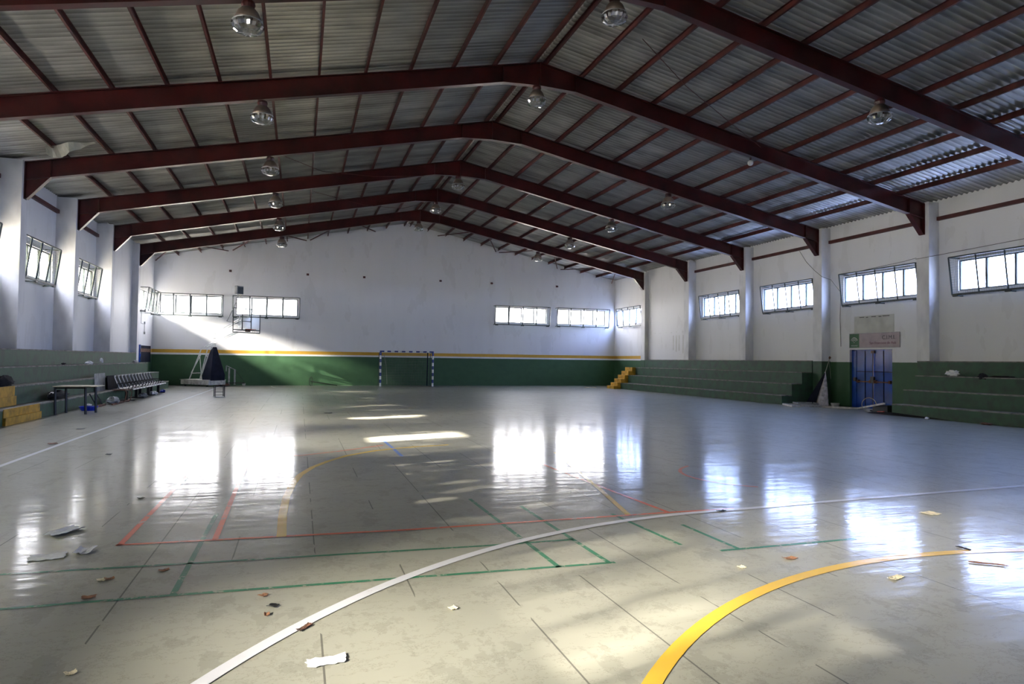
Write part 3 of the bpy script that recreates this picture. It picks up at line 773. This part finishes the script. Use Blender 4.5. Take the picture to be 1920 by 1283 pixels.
# rear ladder frames
mb = MB()
for y in (-0.34, 0.34):
    mb.bar((-1.75, y, 0.36), (-1.00, y*0.55, 2.12), 0.024, square=True)
    mb.bar((-0.95, y, 0.36), (-0.36, y*0.3, 2.05), 0.024, square=True)
    mb.bar((-1.60, y, 0.72), (-1.02, y*0.7, 1.72), 0.018, square=True)
    mb.bar((-1.15, y*0.62, 1.75), (-0.80, y, 0.40), 0.018, square=True)
mb.bar((-1.62, -0.33, 0.70), (-1.62, 0.33, 0.70), 0.020, square=True); mb.bar((-1.00, -0.19, 2.12), (-1.00, 0.19, 2.12), 0.020, square=True)
mb.bar((-1.62, 0.0, 0.72), (-0.86, 0.0, 0.72), 0.018, square=True)
mb.build('rear_frame', 'white', bs)
bc = Vector(L(-2.62, 37.35, 3.40)); bxd, byd = bc.x, bc.y
mb = MB()
for y in (-0.10, 0.10):
    mb.bar((-1.00, y, 2.12), (-0.34, y, 2.36), 0.020, square=True)
    mb.bar((-0.34, y, 2.36), (bxd-0.45, y+byd, 2.98), 0.026, square=True)
    mb.bar((-0.34, y, 2.83), (bxd-0.45, y+byd, 3.56), 0.026, square=True)
    mb.bar((bxd-0.45, y+byd, 2.98), (bxd-0.45, y+byd, 3.56), 0.022, square=True)
    mb.bar((bxd-0.45, y+byd, 3.56), (bxd-0.04, y*4+byd, 3.75), 0.018, square=True)
    mb.bar((bxd-0.45, y+byd, 3.20), (bxd-0.04, y*4+byd, 3.10), 0.018, square=True)
    mb.bar((bxd-0.45, y+byd, 2.98), (bxd-0.02, y+byd, 2.96), 0.022, square=True)
mb.build('boom_arm', 'white', bs)
mb = MB()
hw, z0, z1 = 0.88, 2.86, 4.08; r = 0.022
F_ = lambda y, z: (bxd, byd+y, z)
for p, q in ((F_(-hw, z0), F_(hw, z0)), (F_(-hw, z1), F_(hw, z1)), (F_(-hw, z0), F_(-hw, z1)), (F_(hw, z0), F_(hw, z1)), (F_(-hw, z0+0.13), F_(hw, z0+0.13)),
             (F_(-0.29, z0+0.13), F_(-0.29, z1)), (F_(0.29, z0+0.13), F_(0.29, z1)), (F_(-0.29, z0+0.58), F_(0.29, z0+0.58))):
    mb.bar(p, q, r if abs(p[2]-q[2]) > 0.3 or p[2] < 3 or p[2] > 3.9 else 0.018, square=True)
bf = mb.build('backboard', 'frame', bs)
MB().box(bxd-0.004, bxd+0.004, byd-hw, byd+hw, z0+0.13, z1).build('glass_panel', 'board_glass', bf)
rm = MB(); rm.ring((bxd+0.33, byd, 3.02), 0.225, 0.010); rm.build('rim', 'orange', bs)
MB().box(bxd+0.02, bxd+0.14, byd-0.12, byd+0.12, 2.90, 3.05).build('rim_mount', 'brown', bs)
nn_ = MB()
for k in range(10):
    a = 2*math.pi*k/10; b = a + 0.5
    nn_.bar((bxd+0.33+0.225*math.cos(a), byd+0.225*math.sin(a), 3.01), (bxd+0.33+0.14*math.cos(b), byd+0.14*math.sin(b), 2.78), 0.004, 3)
nn_.build('hoop_net', 'net', bs)
ck = Vector(L(-3.02, 37.5, 5.02)); p0_ = Vector(L(-3.62, 37.8, 3.45))
mb = MB(); mb.tube([p0_, (ck.x-0.10, ck.y, 4.60), (ck.x-0.10, ck.y, 5.15)], 0.022, 6).tube([p0_, (bxd-0.45, byd, 3.3)], 0.016, 6).tube([(ck.x-0.08, ck.y+0.12, 4.8), (bxd-0.1, byd+0.1, 3.95)], 0.016, 5).build('clock_pole', 'grey', bs)
sc = MB().box(ck.x-0.12, ck.x+0.06, ck.y-0.21, ck.y+0.21, 4.83, 5.27).build('shot_clock', 'grey', bs, bevel=0.01)
gq = MB().box(ck.x+0.06, ck.x+0.07, ck.y-0.16, ck.y+0.19, 4.87, 5.22)
for k in range(9): gq.box(ck.x+0.07, ck.x+0.078, ck.y-0.16, ck.y+0.19, 4.88+0.038*k, 4.885+0.038*k)
gq.build('display_grille', 'frame', sc)

# equipment trolley beside the stand
tr = thing('equipment_trolley', 'small white steel frame trolley standing by the end wall right of the hoop', 'trolley', (-3.42, 40.45, 0))
mb = MB()
for x in (-0.27, 0.02): mb.bar((x, 0, 0.06), (x, 0.02, 0.98 if x < 0 else 0.90), 0.035, square=True)
mb.bar((-0.42, 0, 1.12), (0.05, 0.02, 0.88), 0.022, square=True); mb.bar((-0.42, 0, 1.12), (-0.42, 0, 0.80), 0.02, square=True)
mb.build('upright_frame', 'grey', tr)
MB().bar((-0.5, 0, 0.16), (0.55, 0, 0.16), 0.035, square=True).bar((0.05, 0.02, 0.85), (0.50, 0.25, 0.22), 0.012).build('base_rail', 'olive', tr)
for x in (-0.5, 0.50): MB().bar((x, -0.03, 0.09), (x, 0.03, 0.09), 0.09, 12).build('wheel', 'dirtywhite', tr)
o = MB().blob((-4.0, 40.3, 0.07), 0.35, 0.14, 0.07, 3, 0.4).build('crumpled_rag', 'brown'); tag(o, 'reddish brown crumpled rag on the floor between the hoop base and the trolley', 'rag')

# lying pole with ring foot
pl = thing('ring_foot_pole', 'dark green pole with a ring foot lying on the floor by the end wall', 'pole', (0.66, 40.35, 0))
MB().ring((0, 0, 0.26), 0.25, 0.020, u=(0.35, 0.9, 0), w=(0, 0, 1)).build('ring_foot', 'olive', pl)
MB().bar((0, 0, 0.26), (1.45, -0.1, 0.035), 0.03, 8, 0.028).build('pole_tube', 'olive', pl)
mb = MB()
for k in range(3):
    a = 2*math.pi*k/3 + 0.5; mb.bar((0, 0, 0.26), (0.35*0.25*math.cos(a), 0.9*0.25*math.cos(a), 0.26+0.25*math.sin(a)), 0.008, 5)
mb.build('spoke', 'olive', pl)

# upturned stool
st = thing('upturned_stool', 'small dark metal stool lying upside down on the floor, legs up', 'stool', (-2.99, 29.0, 0), 0.25)
MB().box(-0.20, 0.20, -0.17, 0.17, 0.0, 0.035).build('seat', 'grey', st)
for x in (-0.17, 0.17):
    for y in (-0.15, 0.15):
        MB().bar((x, y, 0.03), (x, y, 0.46), 0.012, square=True).build('leg', 'black', st)
mb = MB(); mb.bar((-0.17, 0.15, 0.2), (0.17, 0.15, 0.2), 0.008).bar((-0.17, -0.15, 0.10), (0.17, -0.15, 0.10), 0.008); mb.build('stretcher', 'black', st)

# ------------------------------------------------------------------ table by the left bleachers
tb = thing('folding_table', 'rectangular table with pale top and black legs by the left bleachers', 'table', (-5.80, 21.15, 0))
MB().box(-0.42, 0.62, -0.40, 0.42, 0.74, 0.765).build('tabletop', 'wood', tb, bevel=0.004)
for (x, y) in ((-0.38, -0.25), (0.33, -0.25), (-0.30, 0.36), (0.42, 0.36)):
    MB().bar((x, y, 0.0), (x*1.0 - 0.02, y, 0.74), 0.022, square=True).build('leg', 'black', tb)
mb = MB(); mb.bar((-0.38, -0.25, 0.71), (0.33, -0.25, 0.71), 0.018, square=True).bar((-0.30, 0.36, 0.71), (0.42, 0.36, 0.71), 0.018, square=True); mb.build('apron_rail', 'black', tb)

# ------------------------------------------------------------------ beam seating (three benches of four seats)
def make_bench():
    t = thing('beam_bench', '', 'bench', group='beam seating in front of the left bleachers')
    MB().box(-0.03, 0.03, -1.02, 1.02, 0.34, 0.40).build('beam', 'black', t)
    for y in (-0.75, 0.75):
        MB().box(-0.05, 0.05, y-0.05, y+0.05, 0.02, 0.34).box(-0.26, 0.26, y-0.04, y+0.04, 0.0, 0.035).build('leg', 'black', t)
    for k in range(4):
        y = -0.78 + 0.52*k
        s = MB(); vs = []
        prof = [(0.25, 0.405), (0.235, 0.43), (0.05, 0.415), (-0.14, 0.42), (-0.20, 0.45)]
        s.prism([(p[0], p[1]) for p in prof] + [(p[0], p[1]-0.016) for p in reversed(prof)], 'y', y-0.215, y+0.215)
        seat = s.build('seat', 'black', t)
        MB().bar((0.25, y-0.20, 0.405), (0.25, y+0.20, 0.405), 0.020).build('seat_edge', 'white', seat)
        b = MB(); prof = [(-0.21, 0.47), (-0.27, 0.62), (-0.33, 0.80), (-0.345, 0.86)]
        b.prism([(p[0], p[1]) for p in prof] + [(p[0]-0.016, p[1]) for p in reversed(prof)], 'y', y-0.205, y+0.205)
        bk = b.build('backrest', 'cloth_black', t)
        MB().tube([(-0.19, y-0.21, 0.46), (-0.325, y-0.21, 0.80), (-0.34, y-0.21, 0.87), (-0.345, y-0.10, 0.875)], 0.020).build('backrest_edge', 'white', bk)
        a = MB(); a.tube([(-0.20, y-0.235, 0.42), (-0.24, y-0.235, 0.62), (0.05, y-0.235, 0.62), (0.16, y-0.235, 0.56), (0.10, y-0.235, 0.42)], 0.014)
        a.build('armrest', 'black', t)
    return t
lbs = ['four seat black beam bench by the left bleachers, the one nearest the table', 'four seat black beam bench by the left bleachers, middle one of the row', 'four seat black beam bench by the left bleachers, farthest along the row']
bn = make_bench(); bn['label'] = lbs[0]; bn.location = (-5.83, 27.85, 0)
dup(bn, (-5.83, 29.97, 0), None, lbs[1]); dup(bn, (-5.85, 32.12, 0), None, lbs[2])
cf = thing('chair_frame', 'bare bent brown tube chair frame at the near end of the beam benches', 'chair', (-5.80, 26.2, 0), -0.2)
for y in (-0.2, 0.2):
    MB().tube([(-0.2, y, 0.42), (0.20, y, 0.42), (0.26, y, 0.34), (0.22, y, 0.10), (0.16, y, 0.015), (-0.22, y, 0.015)], 0.013).build('side_loop', 'brown', cf)
MB().bar((-0.2, -0.2, 0.42), (-0.2, 0.2, 0.42), 0.012).bar((-0.22, -0.2, 0.015), (-0.22, 0.2, 0.015), 0.012).bar((0.2, -0.2, 0.42), (0.2, 0.2, 0.42), 0.012).build('cross_tube', 'brown', cf)

def single(name, mb, m, label, cat, group=None, smooth=False):
    return tag(mb.build(name, m, None, smooth), label, cat, group)
# grey board leaning in the second tier, next to the benches
single('leaning_board', MB().prism([(-6.62, 0.365), (-6.60, 0.365), (-6.625, 0.97), (-6.645, 0.97)], 'y', 26.2, 27.5), 'grey', 'pale grey board leaning on the left bleachers beside the benches', 'board')
single('leaning_board', MB().prism([(-6.56, 0.365), (-6.54, 0.365), (-6.58, 0.86), (-6.60, 0.86)], 'y', 27.6, 28.9), 'pad', 'dark board leaning on the left bleachers behind the first bench', 'board')
# rubbish on the left bleachers
single('black_jacket', MB().blob((-6.83, 19.35, 0.94), 0.14, 0.50, 0.12, 5, 0.30, 16, 9), 'cloth_black', 'black bundled jacket lying on the left bleachers above the yellow steps', 'jacket', smooth=True)
single('dark_bag', MB().blob((-6.45, 21.9, 0.47), 0.14, 0.75, 0.11, 8, 0.35, 18, 8), 'cloth_black', 'dark limp bag on the lowest tier of the left bleachers behind the table', 'bag', smooth=True)
single('white_scrap', MB().blob((-6.40, 21.35, 0.545), 0.06, 0.10, 0.035, 9, 0.3), 'paper', 'small white scrap on the dark bag behind the table', 'scrap')
single('blue_basin', MB().lathe((-5.78, 22.35, 0.0), [(0.0, 0.0), (0.17, 0.0), (0.24, 0.12), (0.25, 0.12), (0.18, -0.0), (0.0, 0.01)], 16), 'bluebright', 'bright blue plastic basin on the floor under the table', 'basin')
for i, (x, y, z, s_, mm, lb, ct) in enumerate([
        (-6.85, 26.4, 1.33, 0.10, 'paper', 'crumpled clear plastic on the third tier of the left bleachers, left of the white curl', 'litter'),
        (-6.80, 29.9, 0.0, 0, 'paper', '', ''),
        (-7.2, 25.0, 1.31, 0.05, 'black', 'small black scrap on the third tier of the left bleachers', 'litter'),
        (-5.95, 22.9, 0.10, 0.10, 'dirtywhite', 'dirty white crumpled ball on the floor right of the blue basin', 'litter'),
        (-5.72, 31.1, 0.05, 0.14, 'paper', 'pale crumpled plastic under the farthest beam bench', 'litter'),
        (-5.70, 33.0, 0.05, 0.12, 'bluebright', 'blue bottle lying beside the far leg of the benches', 'bottle'),
        (-5.75, 29.2, 0.06, 0.16, 'grey', 'grey crumpled plastic under the middle beam bench', 'litter'),
        (-5.85, 25.3, 0.09, 0.20, 'grey', 'grey crumpled plastic on the floor behind the bare chair frame', 'litter'),
        (-7.0, 34.0, 1.34, 0.10, 'dirtywhite', 'small white object on the tier behind the far end of the benches', 'litter')]):
    if s_ == 0:
        single('plastic_curl', MB().ring((-7.2, 29.3, 1.30), 0.17, 0.035, u=(0, 1, 0), w=(0, 0, 1), a0=0.1, a1=math.pi-0.4, n=12), 'paper', 'white curled strip standing on the third tier of the left bleachers', 'litter')
        continue
    single('litter_scrap' if ct != 'bottle' else 'blue_bottle', MB().blob((x, y, z + 0.0), s_*1.1, s_*1.6, s_*0.6, 20+i, 0.35), mm, lb, ct)
# low brown trestle by the table
tt = thing('trestle', 'low brown wooden trestle lying between the table and the bare chair frame', 'trestle', (-5.85, 24.0, 0))
mb = MB(); mb.bar((-0.05, -0.5, 0.03), (-0.05, 0.6, 0.03), 0.025, square=True); mb.build('foot_rail', 'brown', tt)
for y in (-0.35, 0.30): MB().bar((-0.05, y, 0.04), (-0.22, y-0.12, 0.42), 0.014, square=True).build('leg', 'black', tt)
o = MB().bar((-5.7, 24.6, 0.025), (-5.72, 27.0, 0.025), 0.022, square=True).build('wooden_slat', 'brown'); tag(o, 'long brown slat on the floor leading to the bare chair frame', 'slat')

# ------------------------------------------------------------------ right side clutter
fg = thing('rolled_banner', 'furled grey canvas banner with navy edge hanging beside the column left of the blue door', 'banner', (0, 0, 0))
top = Vector((19.50, 21.42, 1.42))
vs = [top + Vector((0.0, 0.0, 0))]; NB = 14; base_pts = []
mb = MB(); rows = 8
for j in range(rows+1):
    f = j/rows; z = 1.30*(1-f) + 0.01
    for i in range(NB):
        a = 2*math.pi*i/NB; w = 0.02 + 0.30*f; k = 1 + 0.22*math.sin(i*2.4 + f*2)
        mb.v.append((19.48 + w*0.55*math.cos(a)*k - 0.12*f, 21.44 + w*math.sin(a)*k + 0.05*f, z))
for j in range(rows):
    for i in range(NB): mb.f.append((j*NB+i, j*NB+(i+1) % NB, (j+1)*NB+(i+1) % NB, (j+1)*NB+i)); mb.mi.append(0)
mb.build('canvas', 'flagcloth', fg, smooth=True)
mb = MB(); mb.add([(19.46, 21.45, 1.28), (19.46, 21.40, 1.24), (19.12, 21.60, 0.01), (19.10, 22.12, 0.01), (19.28, 21.98, 0.01)], [(0, 1, 2, 3), (0, 3, 4), (0, 4, 2, 1), (2, 4, 3)]); mb.build('navy_edge', 'pad', fg)
MB().tube([(19.48, 21.44, 1.28), (19.58, 21.35, 1.75), (19.57, 21.30, 1.86)], 0.016).tube([(19.58, 21.35, 1.75), (19.54, 21.25, 1.4), (19.56, 21.24, 1.05)], 0.008).build('cord', 'net', fg)
MB().blob((19.57, 21.3, 1.86), 0.035, 0.05, 0.05, 4, 0.2).build('knot', 'brown', fg)

def frame_rect(name, pts, r, m, label, cat):
    mb = MB()
    for a, b in zip(pts, pts[1:] + pts[:1]): mb.bar(a, b, r, square=True)
    return single(name, mb, m, label, cat)
frame_rect('empty_casement', [(18.10, 22.15, 0.03), (17.55, 20.95, 0.03), (18.55, 20.65, 0.03), (19.1, 21.6, 0.03)], 0.028, 'dirtywhite', 'empty white frame lying on the floor before the far bleachers, lower one', 'frame')
frame_rect('empty_casement', [(18.45, 22.0, 0.10), (18.0, 21.2, 0.10), (18.75, 21.0, 0.10), (19.2, 21.75, 0.10)], 0.024, 'grey', 'thin grey frame lying on top of the white frame by the banner', 'frame')
single('long_plank', MB().bar((18.55, 20.55, 0.03), (18.95, 19.3, 0.05), 0.03, square=True).bar((18.95, 19.3, 0.05), (18.12, 17.35, 0.355), 0.028, square=True), 'dirtywhite', 'long bent white plank rising from the floor onto the near bleachers by the door', 'plank')
single('white_tub', MB().lathe((19.5, 20.95, 0.0), [(0.0, 0.0), (0.13, 0.0), (0.16, 0.13), (0.15, 0.13), (0.12, 0.02), (0, 0.02)], 14), 'dirtywhite', 'low white tub at the wall just left of the blue door', 'tub')
tri = thing('toppled_cart', 'toppled cart with a big wheel ring and black box in front of the blue door', 'cart', (18.55, 18.35, 0))
MB().ring((0.0, 0.05, 0.24), 0.24, 0.013, u=(0.35, -0.95, 0), w=(0, 0, 1)).build('wheel_ring', 'net', tri)
MB().box(-0.05, 0.30, -0.75, -0.15, 0.03, 0.26).build('black_box', 'black', tri)
MB().tube([(0.0, 0.0, 0.05), (0.1, -0.3, 0.03), (0.0, -0.55, 0.03), (-0.25, -0.6, 0.03)], 0.02).build('handle', 'cable', tri)
MB().bar((-0.12, -0.42, 0.03), (-0.2, -0.75, 0.06), 0.03, 8).build('red_grip', 'red', tri)
single('black_tarp', MB().add([(17.95, 17.9, 0.012), (18.10, 16.2, 0.012), (18.15, 14.9, 0.012), (18.15, 17.1, 0.09), (18.14, 17.9, 0.05)], [(0, 1, 4), (1, 2, 3), (1, 3, 4)]), 'cloth_black', 'thin black tarp strip on the floor along the near right bleachers', 'tarp')
single('clear_bag', MB().blob((19.3, 15.9, 1.37), 0.12, 0.20, 0.09, 31, 0.35), 'paper', 'crumpled clear plastic bag on the third tier of the near right bleachers', 'bag')
mb = MB().blob((19.15, 14.85, 1.29), 0.05, 0.16, 0.09, 33, 0.3); mb.blob((19.25, 14.35, 1.305), 0.04, 0.42, 0.025, 34, 0.3)
single('black_jacket', mb, 'cloth_black', 'black cloth hanging over the third tier edge of the near right bleachers', 'cloth')
single('white_pebble', MB().blob((17.9, 15.6, 0.03), 0.05, 0.06, 0.035, 35, 0.2), 'paper', 'small white crumpled ball at the foot of the near right bleachers', 'litter')
single('red_scrap', MB().blob((17.95, 13.8, 0.03), 0.09, 0.16, 0.03, 36, 0.3), 'brown', 'flat brownish red scrap at the foot of the near right bleachers', 'litter')
single('yellow_scrap', MB().box(16.7, 17.35, 38.0, 38.3, 0.0, 0.03), 'cream', 'flat cream board on the floor before the yellow stepped end', 'board')

# fixed bits on the end wall
for i, (x, lb) in enumerate([(-3.81, 'leftmost, above the hoop'), (0.37, 'second from the left'), (3.6, 'third from the left'), (8.22, 'third from the right'), (11.5, 'second from the right'), (15.91, 'rightmost')]):
    t = thing('wall_anchor', 'small red steel anchor stub high on the end wall, ' + lb, 'anchor', (x, YB, 6.46), group='anchor stubs on the end wall')
    MB().box(-0.07, 0.07, -0.015, 0.0, -0.06, 0.06).build('plate', 'steel_pur', t)
    MB().bar((0, -0.015, 0), (0.02, -0.13, -0.02), 0.035, square=True).build('stub', 'steel_pur', t)
# conduit and boxes on the left wall beyond the last frame
t = thing('socket_run', 'thin conduit with two small boxes on the left wall above the dark blue door', 'conduit', (WL2, 0, 0))
MB().tube([(0.02, 38.2, 4.6), (0.02, 38.2, 3.25), (0.02, 39.0, 3.25), (0.02, 39.0, 2.8)], 0.012).build('conduit_tube', 'grey', t)
for z in (3.30, 2.78): MB().box(0, 0.05, 38.95, 39.08, z-0.06, z+0.06).build('socket_box', 'grey', t)
# cables on the right wall
single('loose_cable', MB().tube([(19.56, 22.95, 6.25), (19.55, 22.55, 5.75), (19.55, 22.1, 5.35), (19.56, 21.7, 5.05), (19.58, 21.25, 4.88)], 0.009, 5).tube([(19.58, 21.25, 4.88), (WR-0.02, 21.2, 4.4), (WR-0.02, 21.25, 3.4), (WR-0.02, 21.2, 2.3)], 0.008, 5), 'cable', 'loose grey cable sagging from a frame down the right wall left of the door', 'cable')
single('wall_cable', MB().tube([(WR-0.02, 21.0, 5.08), (WR-0.02, 18.3, 5.22), (WR-0.02, 17.5, 5.3), (19.57, 17.46, 5.15), (19.57, 17.0, 5.16), (WR-0.02, 16.9, 5.25), (WR-0.02, 13.2, 5.35)], 0.008, 5), 'cable', 'thin cable running along the right wall above the window guards', 'cable')
for i, (pts, lb) in enumerate([
        ([(7.6, 14.2, 9.25), (9.4, 15.2, 8.75), (11.2, 16.0, 8.35), (13.0, 16.9, 8.05)], 'thin wire sagging under the right roof slope, nearest the camera'),
        ([(-0.9, 22.0, 7.95), (0.6, 23.2, 7.8), (2.4, 24.4, 8.1), (4.6, 26.6, 8.9)], 'thin wire sagging under the left roof slope near the middle lamps'),
        ([(0.4, 27.0, 8.0), (2.4, 28.2, 7.9), (4.2, 29.6, 8.2), (5.6, 31.4, 9.0)], 'thin wire sagging under the left roof slope, farthest back')]):
    single('hanging_wire', MB().tube(pts, 0.010, 5), 'steel_pur', lb, 'wire', 'hanging wires under the roof')
# torn sheet hanging from the left slope
mb = MB(); NI = 10
for i in range(NI+1):
    f = i/NI; x = -6.60 + 1.12*f; y = 20.9 + 0.1*math.sin(f*9)
    mb.v += [(x, y, roofz(x)-0.12), (x + 0.04, y + 0.05*math.sin(i*2.1), roofz(x) - 0.14 - 0.42*math.sin(math.pi*min(1, 0.18+f*0.85))*(1-0.7*f))]
for i in range(NI): mb.f.append((2*i, 2*i+2, 2*i+3, 2*i+1)); mb.mi.append(0)
o = mb.build('torn_membrane', 'sheet'); so = o.modifiers.new('solid', 'SOLIDIFY'); so.thickness = 0.004
tag(o, 'torn pale membrane hanging from the left roof slope at upper left', 'membrane')

# ------------------------------------------------------------------ papers, leaves and scraps on the floor
def flat(name, x, y, w, h, rot, m, label, cat, seed, curl=0.006, group=None):
    rnd = random.Random(seed); mb = MB(); n, k = 8, 5; c, s = math.cos(rot), math.sin(rot)
    for i in range(n+1):
        for j in range(k+1):
            u = (i/n-0.5)*w; v = (j/k-0.5)*h
            edge = (i in (0, n)) or (j in (0, k)); jt = 0.10 if edge else 0.0
            u += rnd.uniform(-jt, jt)*w*0.5; v += rnd.uniform(-jt, jt)*h*0.9
            mb.v.append((x+u*c-v*s, y+u*s+v*c, 0.004 + 0.6*curl*rnd.random() + (curl*0.7*(abs(i/n-0.5)*2)**2)))
    mb.f = [(i*(k+1)+j, (i+1)*(k+1)+j, (i+1)*(k+1)+j+1, i*(k+1)+j+1) for i in range(n) for j in range(k)]; mb.mi = [0]*len(mb.f)
    o = mb.build(name, m); so = o.modifiers.new('solid', 'SOLIDIFY'); so.thickness = 0.003
    return tag(o, label, cat, group)
flat('paper_sheet', 0.17, 3.73, 0.20, 0.10, 0.15, 'paper', 'white torn paper strip on the floor at bottom, just below the white curved line', 'paper', 1)
flat('paper_sheet', -1.98, 7.05, 0.16, 0.30, -0.5, 'paper', 'crumpled white paper on the left floor, farthest of three', 'paper', 2, 0.02)
flat('paper_sheet', -1.86, 6.22, 0.24, 0.17, 0.2, 'paper', 'long flat white paper on the left floor, leftmost of three', 'paper', 3)
flat('paper_sheet', -1.63, 6.33, 0.12, 0.17, 0.0, 'paper', 'small white paper on the left floor, right one of three', 'paper', 4, 0.02)
for i, (x, y, w, h, r, mm, lb) in enumerate([
        (-0.93, 5.62, 0.07, 0.05, 0.3, 'leaf', 'dry brown leaf between the two long green lines, right of the other'),
        (-1.26, 5.50, 0.06, 0.05, 0.3, 'leaf', 'dry brown leaf between the green lines beside a pale scrap'),
        (-1.31, 5.49, 0.05, 0.06, 0.3, 'cream', 'pale scrap between the green lines beside a brown leaf'),
        (-1.29, 5.12, 0.08, 0.06, 0.1, 'leaf', 'dry brown leaf just above the near long green line at left'),
        (-0.20, 4.86, 0.05, 0.05, 0.8, 'leaf', 'dry brown leaf just below the near green line'),
        (-0.13, 4.64, 0.05, 0.06, 1.0, 'black', 'small dark and white scrap above the white curved line'),
        (-0.16, 4.50, 0.03, 0.05, 0.0, 'leaf', 'tiny orange scrap above the white curved line'),
        (0.06, 4.22, 0.11, 0.035, 0.9, 'brown', 'curled brown leaf touching the underside of the white curved line'),
        (0.97, 4.29, 0.05, 0.05, 0.4, 'cream', 'tan scrap on the bright floor, centre bottom'),
        (3.87, 4.65, 0.11, 0.06, 0.1, 'leaf', 'orange leaf on the floor right of centre above the yellow arc'),
        (3.33, 4.55, 0.05, 0.05, 0.1, 'cream', 'tiny cream scrap left of the orange leaf above the yellow arc'),
        (6.53, 5.66, 0.16, 0.14, 0.1, 'cream', 'pale tan leaf on the right floor between window reflections'),
        (4.30, 4.02, 0.14, 0.06, 0.3, 'cream', 'cream scrap on the floor below the yellow arc at right'),
        (5.33, 4.10, 0.03, 0.26, 0.9, 'brown', 'thin brown twig on the far right floor'),
        (5.57, 4.50, 0.03, 0.12, 0.0, 'black', 'small dark twig on the floor at the end of the yellow arc'),
        (4.37, 6.32, 0.09, 0.05, 0.2, 'black', 'dark scrap lying beside the white line right of centre'),
        (-1.06, 3.93, 0.05, 0.04, 0.5, 'cream', 'tan scrap at bottom left of the floor'),
        (-1.66, 8.51, 0.06, 0.06, 0.5, 'black', 'small black scrap on the floor above the red corner'),
        (0.83, 20.4, 0.22, 0.20, 0.1, 'cloth_black', 'small black scrap on the floor left of the sun patches'),
        (-4.48, 16.8, 0.14, 0.2, 0.1, 'black', 'dark scrap on the floor between the table and the side line'),
        (-4.19, 14.1, 0.14, 0.2, 0.4, 'brown', 'dark leaf on the floor near the left side line'),
        (-4.56, 34.0, 0.25, 0.3, 0.1, 'black', 'dark scrap on the floor before the basketball base'),
        (-2.9, 12.4, 0.08, 0.12, 0.1, 'black', 'black crumb on the floor by the left side line reflections'),
        (-5.4, 30.3, 0.3, 0.25, 0.1, 'grey', 'flat grey rag on the floor before the beam benches')]):
    nm = {'leaf': 'dry_leaf', 'cream': 'paper_scrap', 'black': 'dark_scrap', 'brown': 'dry_leaf', 'cloth_black': 'dark_scrap', 'grey': 'grey_rag'}[mm]
    flat(nm, x, y, w, h, r, mm, lb, 'leaf' if nm == 'dry_leaf' else ('rag' if nm == 'grey_rag' else 'scrap'), 50+i, 0.008)

# ------------------------------------------------------------------ trees outside
def tree(label, x, y, z0, rx, ry, rz_, n, seed, size=0.24, group=None):
    rnd = random.Random(seed); t = thing('tree', label, 'tree', (x, y, -0.2), group=group)
    mb = MB(); mb.bar((0, 0, 0), (0.1, 0, z0+0.2), 0.14, 8, 0.09)
    for k in range(5):
        a = rnd.uniform(0, 6.28); mb.bar((0.1, 0, z0*0.85), (0.6*rx*math.cos(a), 0.6*ry*math.sin(a), z0+0.2+rz_), 0.05, 5, 0.02)
    mb.build('trunk', 'bark', t)
    lf = MB()
    for k in range(n):
        px, py, pz = (rnd.uniform(-1, 1) for _ in range(3))
        if abs(py)**6 + abs(pz)**6 > 1: continue
        c = Vector((px*rx, py*ry, z0+0.2+rz_+pz*rz_))
        u = Vector((rnd.gauss(0, 1), rnd.gauss(0, 1), rnd.gauss(0, 1))).normalized(); w = u.orthogonal().normalized()*size*0.55; u = u*size
        lf.add([c-u*0.5, c+w*0.5, c+u*0.5, c-w*0.5], [(0, 1, 2, 3)])
    lf.build('foliage', 'foliage', t)
for i, (ya, yb) in enumerate([(0.95, 8.3), (9.75, 13.45), (14.35, 18.25), (18.6, 23.6), (23.5, 28.3), (28.75, 34.6)]):  # crown widths shaped to block the sun, gaps left for narrow floor patches
    tree('leafy tree outside the left wall, the %s one from the near end' % ordn[i], -12.6, (ya+yb)/2, 4.2, 0.9, (yb-ya)/2, 1.9, int(1300*(yb-ya)), 100+i, 0.27, group='trees outside the left wall')
for i, (x, y, h) in enumerate([(27, 37.5, 3.4), (29, 41.5, 3.0)]):
    tree('sparse tree outside the right wall, the %s one behind its far windows' % ('nearer', 'farther')[i], x, y, h, 1.6, 1.4, 1.5, 420, 200+i, group='trees outside the right wall')

for i, (y, lb) in enumerate([(-6.55, 'unseen tall thin tree added to soften the sun, far outside left wall, near end'), (31.9, 'unseen tall thin tree added to soften the sun, far outside left wall, far end')]):  # out-of-view crowns added to break up direct sun at both end windows
    tree(lb, -30.0, y, 12.6, 1.3, (2.0, 2.3)[i], 1.35, (2700, 2600)[i], 300+i, 0.24, group='trees outside the left wall')
